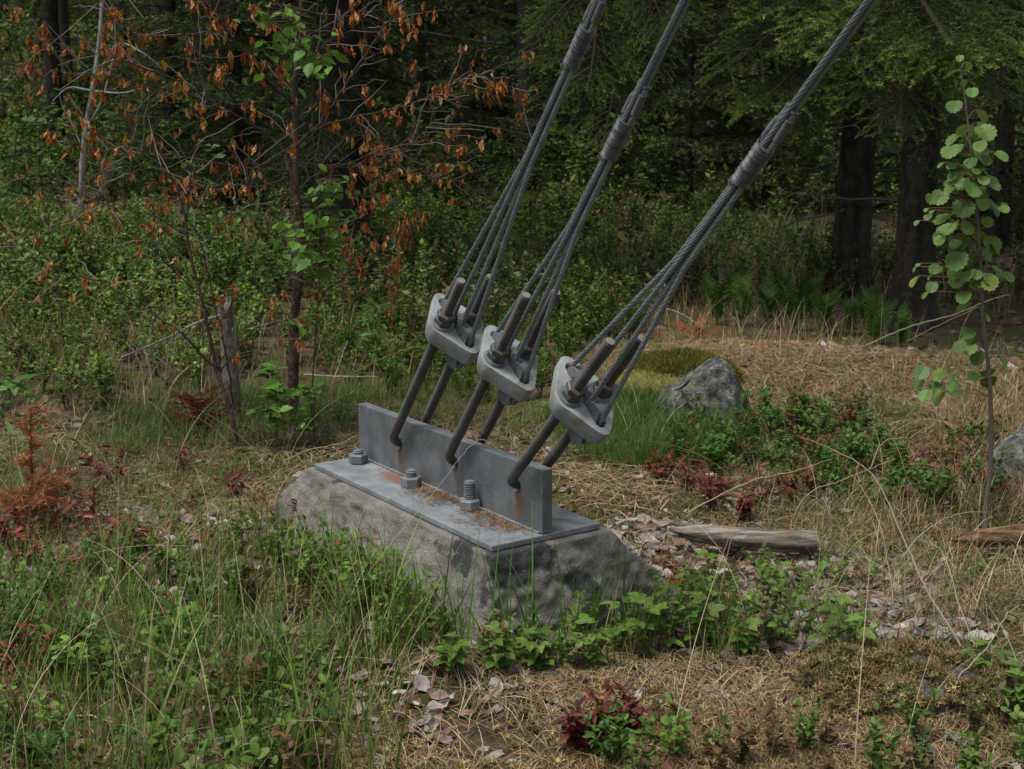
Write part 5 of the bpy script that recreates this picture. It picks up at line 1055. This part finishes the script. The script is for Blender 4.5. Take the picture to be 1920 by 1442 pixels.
# ---- raspberry plants with three leaflets
tri = Geo()
for yw, x0 in ((0, .35), (1.05, .25), (-1.05, .25)):
    tri.inst(tooth, rot([yw], [-.1], [0], [.65 if yw == 0 else .55]), np.array([[x0*(1 if yw == 0 else .9), 0, 0]])); tri.C[-1] = -np.abs(tri.C[-1])*(1.05 if yw == 0 else .95)
tube(tri, [(0, 0, -.05), (.2, 0, .01), (.4, 0, 0)], [.008, .007, .006], 4, (.12, .14, .05))
SP = [(.11, .17, .045), (.14, .21, .06), (.10, .145, .04), (.17, .21, .08)]
for i, (px, py, H, n, lab) in enumerate(((1010, 1262, .16, 16, 'bright raspberry plant directly below the front corner of the steel plate'), (1100, 1255, .14, 14, 'raspberry plant below the rusty hole of the plate'), (1185, 1235, .19, 18, 'raspberry plant at the right foot of the footing'), (1240, 1225, .20, 18, 'tallest raspberry plant right of the footing'), (1310, 1215, .15, 16, 'raspberry plant left of the orange leaves patch'), (1330, 1090, .13, 9, 'small raspberry sprout on the mossy slope right of the footing'), (1450, 1110, .12, 8, 'small raspberry sprout in the grey leaves below the log'), (1300, 1120, .10, 8, 'low raspberry sprout beside the brown moss'), (1600, 1225, .17, 14, 'raspberry plant in the grey leaves farther right'), (1560, 1235, .12, 9, 'smaller raspberry beside the one farther right'), (730, 1150, .19, 14, 'raspberry plant leaning on the front of the concrete'), (800, 1150, .17, 12, 'raspberry plant at the middle of the concrete front'), (850, 1262, .12, 12, 'low raspberry plant left of the bright one'), (1900, 1370, .2, 16, 'raspberry plant at the lower right corner'), (1390, 1225, .13, 12, 'raspberry plant right of the tallest one'), (660, 1050, .16, 6, 'thin raspberry shoot reaching over the concrete slope'), (1850, 1290, .12, 10, 'raspberry leaves beside the twigs at lower right'), (930, 1262, .13, 12, 'raspberry plant between grass blades before the footing'))):
    b = gp(px, py); t = thing('raspberry_plant', lab, 'raspberry', tuple(b), 0, 'young raspberry plants'); g, gl = Geo(), Geo()
    for s_ in range(max(2, n//4)):
        a = rng.uniform(0, 6.3); d = np.array([math.cos(a), math.sin(a), 0])*.5*H*rng.random(); P = np.array([d*u+np.array([0, 0, H*rng.uniform(.97, 1.03)*u]) for u in np.linspace(0, 1, 5)])*rng.uniform(.6, 1.1); tube(g, P, np.linspace(.0022, .0012, 5), 4, (.13, .12, .06))
        m_ = 5; u = np.linspace(.35, 1, m_); p = np.column_stack([np.interp(u, np.linspace(0, 1, 5), P[:, i]) for i in range(3)]); put(gl, tri, p, np.arange(m_)*2.4+a, rng.uniform(-.2, .45, m_), rng.normal(0, .25, m_), .070*rng.uniform(.6, 1.15, m_), SP, .12)
    g.obj('stems', woodm, t); gl.obj('leaves', leafm, t)
# ---- orange fallen leaves and brown moss right of the footing
P = np.array([gp(rng.uniform(1290, 1385), rng.uniform(1130, 1190)) for _ in range(15)]); P[:, 2] += .015; litter('orange_leaves', P, [(.36, .15, .06), (.28, .11, .04), (.42, .22, .12)], .04, .075)
P = poly_pts([(1190, 1030), (1260, 1040), (1340, 1110), (1380, 1160), (1290, 1140), (1230, 1100)], 9000); moss('brown_moss', P, .020, [(.15, .08, .02), (.20, .12, .03), (.10, .07, .018)])
# ---- twigs
def twig(label, paths, r=.004, col=(.24, .17, .12), name='dry_twig', cat='twig'):
    Ps = [px_path(p, 7) for p in paths]; b = Ps[0][0].copy(); g = Geo()
    for i, P in enumerate(Ps): tube(g, P-b+rng.normal(0, .0015, P.shape), np.linspace(r*(1 if i == 0 else .6), r*.35, len(P)), 6, col)
    o = g.obj(name, woodm, None, True); o.location = tuple(b); return tag(o, label, cat)
Y = gp(1850, 1320)[1]; Y2 = gp(1640, 1000)[1]
twig('long thin red-brown twig arching from the lower right up towards the green bank', [[(1850, 1330, Y), (1800, 1210, Y+.25), (1740, 1110, Y+.5), (1690, 1000, Y+.8), (1660, 930, Y+1.0), (1625, 880, Y+1.2), (1560, 842, Y+1.4), (1500, 820, Y+1.5)], [(1630, 880, Y+1.2), (1655, 830, Y+1.3), (1700, 820, Y+1.3)]], .0042, (.27, .19, .15))
twig('forked grey twig left of the right edge at lower right', [[(1905, 1375, Y), (1850, 1260, Y+.2), (1800, 1140, Y+.4), (1770, 1040, Y+.6), (1725, 1010, Y+.8)]], .0032, (.30, .25, .20))
twig('pale bent twig crossing the red-brown one at lower right', [[(1770, 1430, Y-.2), (1775, 1340, Y-.1), (1790, 1280, Y), (1850, 1215, Y+.1), (1890, 1150, Y+.2), (1925, 1130, Y+.3)]], .0034, (.34, .29, .22))
Y = gp(1650, 660)[1]
twig('pale forked branch lying from the straw mound up to the aspen', [[(1615, 652, Y), (1700, 615, Y-.3), (1790, 590, Y-.8), (1850, 565, Y-1.2), (1890, 553, Y-1.5)], [(1700, 640, Y), (1760, 610, Y-.5), (1835, 575, Y-1)]], .007, (.24, .21, .15))
Y = gp(1200, 600)[1]
twig('pale straight stick lying on the mound behind the right yoke', [[(1215, 570, Y), (1280, 590, Y-.1), (1355, 640, Y-.4)]], .005, (.42, .38, .30))
Y = gp(1700, 1080)[1]
twig('curved pale twig in the grass right of the log', [[(1680, 1060, Y), (1730, 1000, Y+.2), (1790, 965, Y+.4), (1850, 960, Y+.4)]], .0028, (.36, .30, .23))
Y = gp(620, 740)[1]
twig('white broken stick standing in the grass right of the withered trunk', [[(612, 750, Y), (630, 700, Y), (652, 640, Y)]], .005, (.52, .47, .38))
twig('pale stick lying flat behind the left end of the upright plate', [[(570, 702, Y), (640, 706, Y-.02), (710, 706, Y-.02)]], .004, (.46, .42, .34))
twig('brown arching bramble stem left of the highest yoke', [[(590, 740, Y), (680, 690, Y), (760, 655, Y), (800, 650, Y)], [(740, 668, Y), (720, 640, Y), (700, 620, Y)]], .004, (.26, .14, .07))
Y = gp(330, 700)[1]
twig('looping dry stem over the bilberry bank', [[(200, 660, Y), (178, 600, Y), (190, 550, Y), (250, 525, Y), (330, 535, Y)]], .004, (.34, .25, .14))
twig('long dry stem rising from the left edge over the bilberries', [[(0, 580, Y), (40, 535, Y), (85, 505, Y), (113, 492, Y)]], .004, (.36, .28, .17))
Y = gp(590, 860)[1]
twig('pair of long straws trailing over the left end of the base plate', [[(470, 900, Y), (560, 850, Y-.1), (640, 830, Y-.1), (700, 800, Y)], [(480, 920, Y), (560, 870, Y-.1), (660, 840, Y-.2)]], .0022, (.5, .40, .24))
Y = 3.75
twig('long bent straw across the upright plate and front bolts', [[(690, 1075, Y), (740, 1010, Y-.02), (800, 940, Y), (870, 850, Y), (905, 825, Y+.02), (945, 850, Y)]], .0012, (.5, .42, .29), 'dry_straw_stem', 'straw')
Y = gp(1400, 1270)[1]
twig('short pale stick on the golden moss below the footing', [[(1555, 1255, Y), (1620, 1240, Y), (1690, 1222, Y)]], .004, (.44, .38, .28))
Y = gp(1500, 1000)[1]
for lab, L_ in (('pale dry stalk arching over the grass beside the log', [(1470, 1020), (1510, 930), (1580, 900), (1680, 860)]), ('dry stalk crossing the red lingonberries', [(1290, 960), (1400, 905), (1500, 880), (1560, 860)]), ('upright pale stalk before the red lingonberries', [(1438, 965), (1450, 910), (1458, 875)])):
    twig(lab, [[(x, y, Y) for x, y in L_]], .0022, (.48, .38, .25), 'dry_stalk', 'stalk')
# ---- pale seed heads of the melick grass
g = Geo(); 
for (px, py, k) in ((175, 1170, 8), (230, 1180, 6), (300, 1175, 6), (300, 1090, 6), (320, 1060, 5), (310, 1250, 7), (340, 1235, 3), (245, 1225, 6), (385, 1320, 6), (418, 1360, 5), (440, 1230, 4), (470, 1150, 6), (160, 985, 5), (635, 1210, 4), (560, 1175, 4), (500, 950, 4), (400, 970, 4), (570, 790, 6), (95, 1145, 4), (960, 1070, 4)):
    Y = gp(px, py+60)[1]
    for i in range(k):
        p = at(px+i*5*(1 if k % 2 else -1)+rng.normal(0, 2), py+i*6+rng.normal(0, 3), Y); put(g, ov, p, [rng.uniform(0, 6)], [-1.2], [0], [.016], [(.62, .56, .42)], .1)
tag(g.obj('grass_seeds', drym), kind='stuff')
# ---- bilberries
g = Geo()
for (px, py) in ((653, 1018), (582, 1043), (600, 1045), (628, 1047), (375, 1238), (448, 1245), (470, 1215), (480, 1190), (605, 1100), (1475, 1400), (1483, 1378), (250, 1120)):
    Y = gp(px, py+40)[1]; p = at(px, py, Y); s = np.linspace(-1, 1, 7); tube(g, np.column_stack([0*s, 0*s, s*.0048])+p, .0050*np.sqrt(1-s**2*.98), 8, (.018, .022, .045))
tag(g.obj('bilberry_fruit', woodm, None, True), kind='stuff')
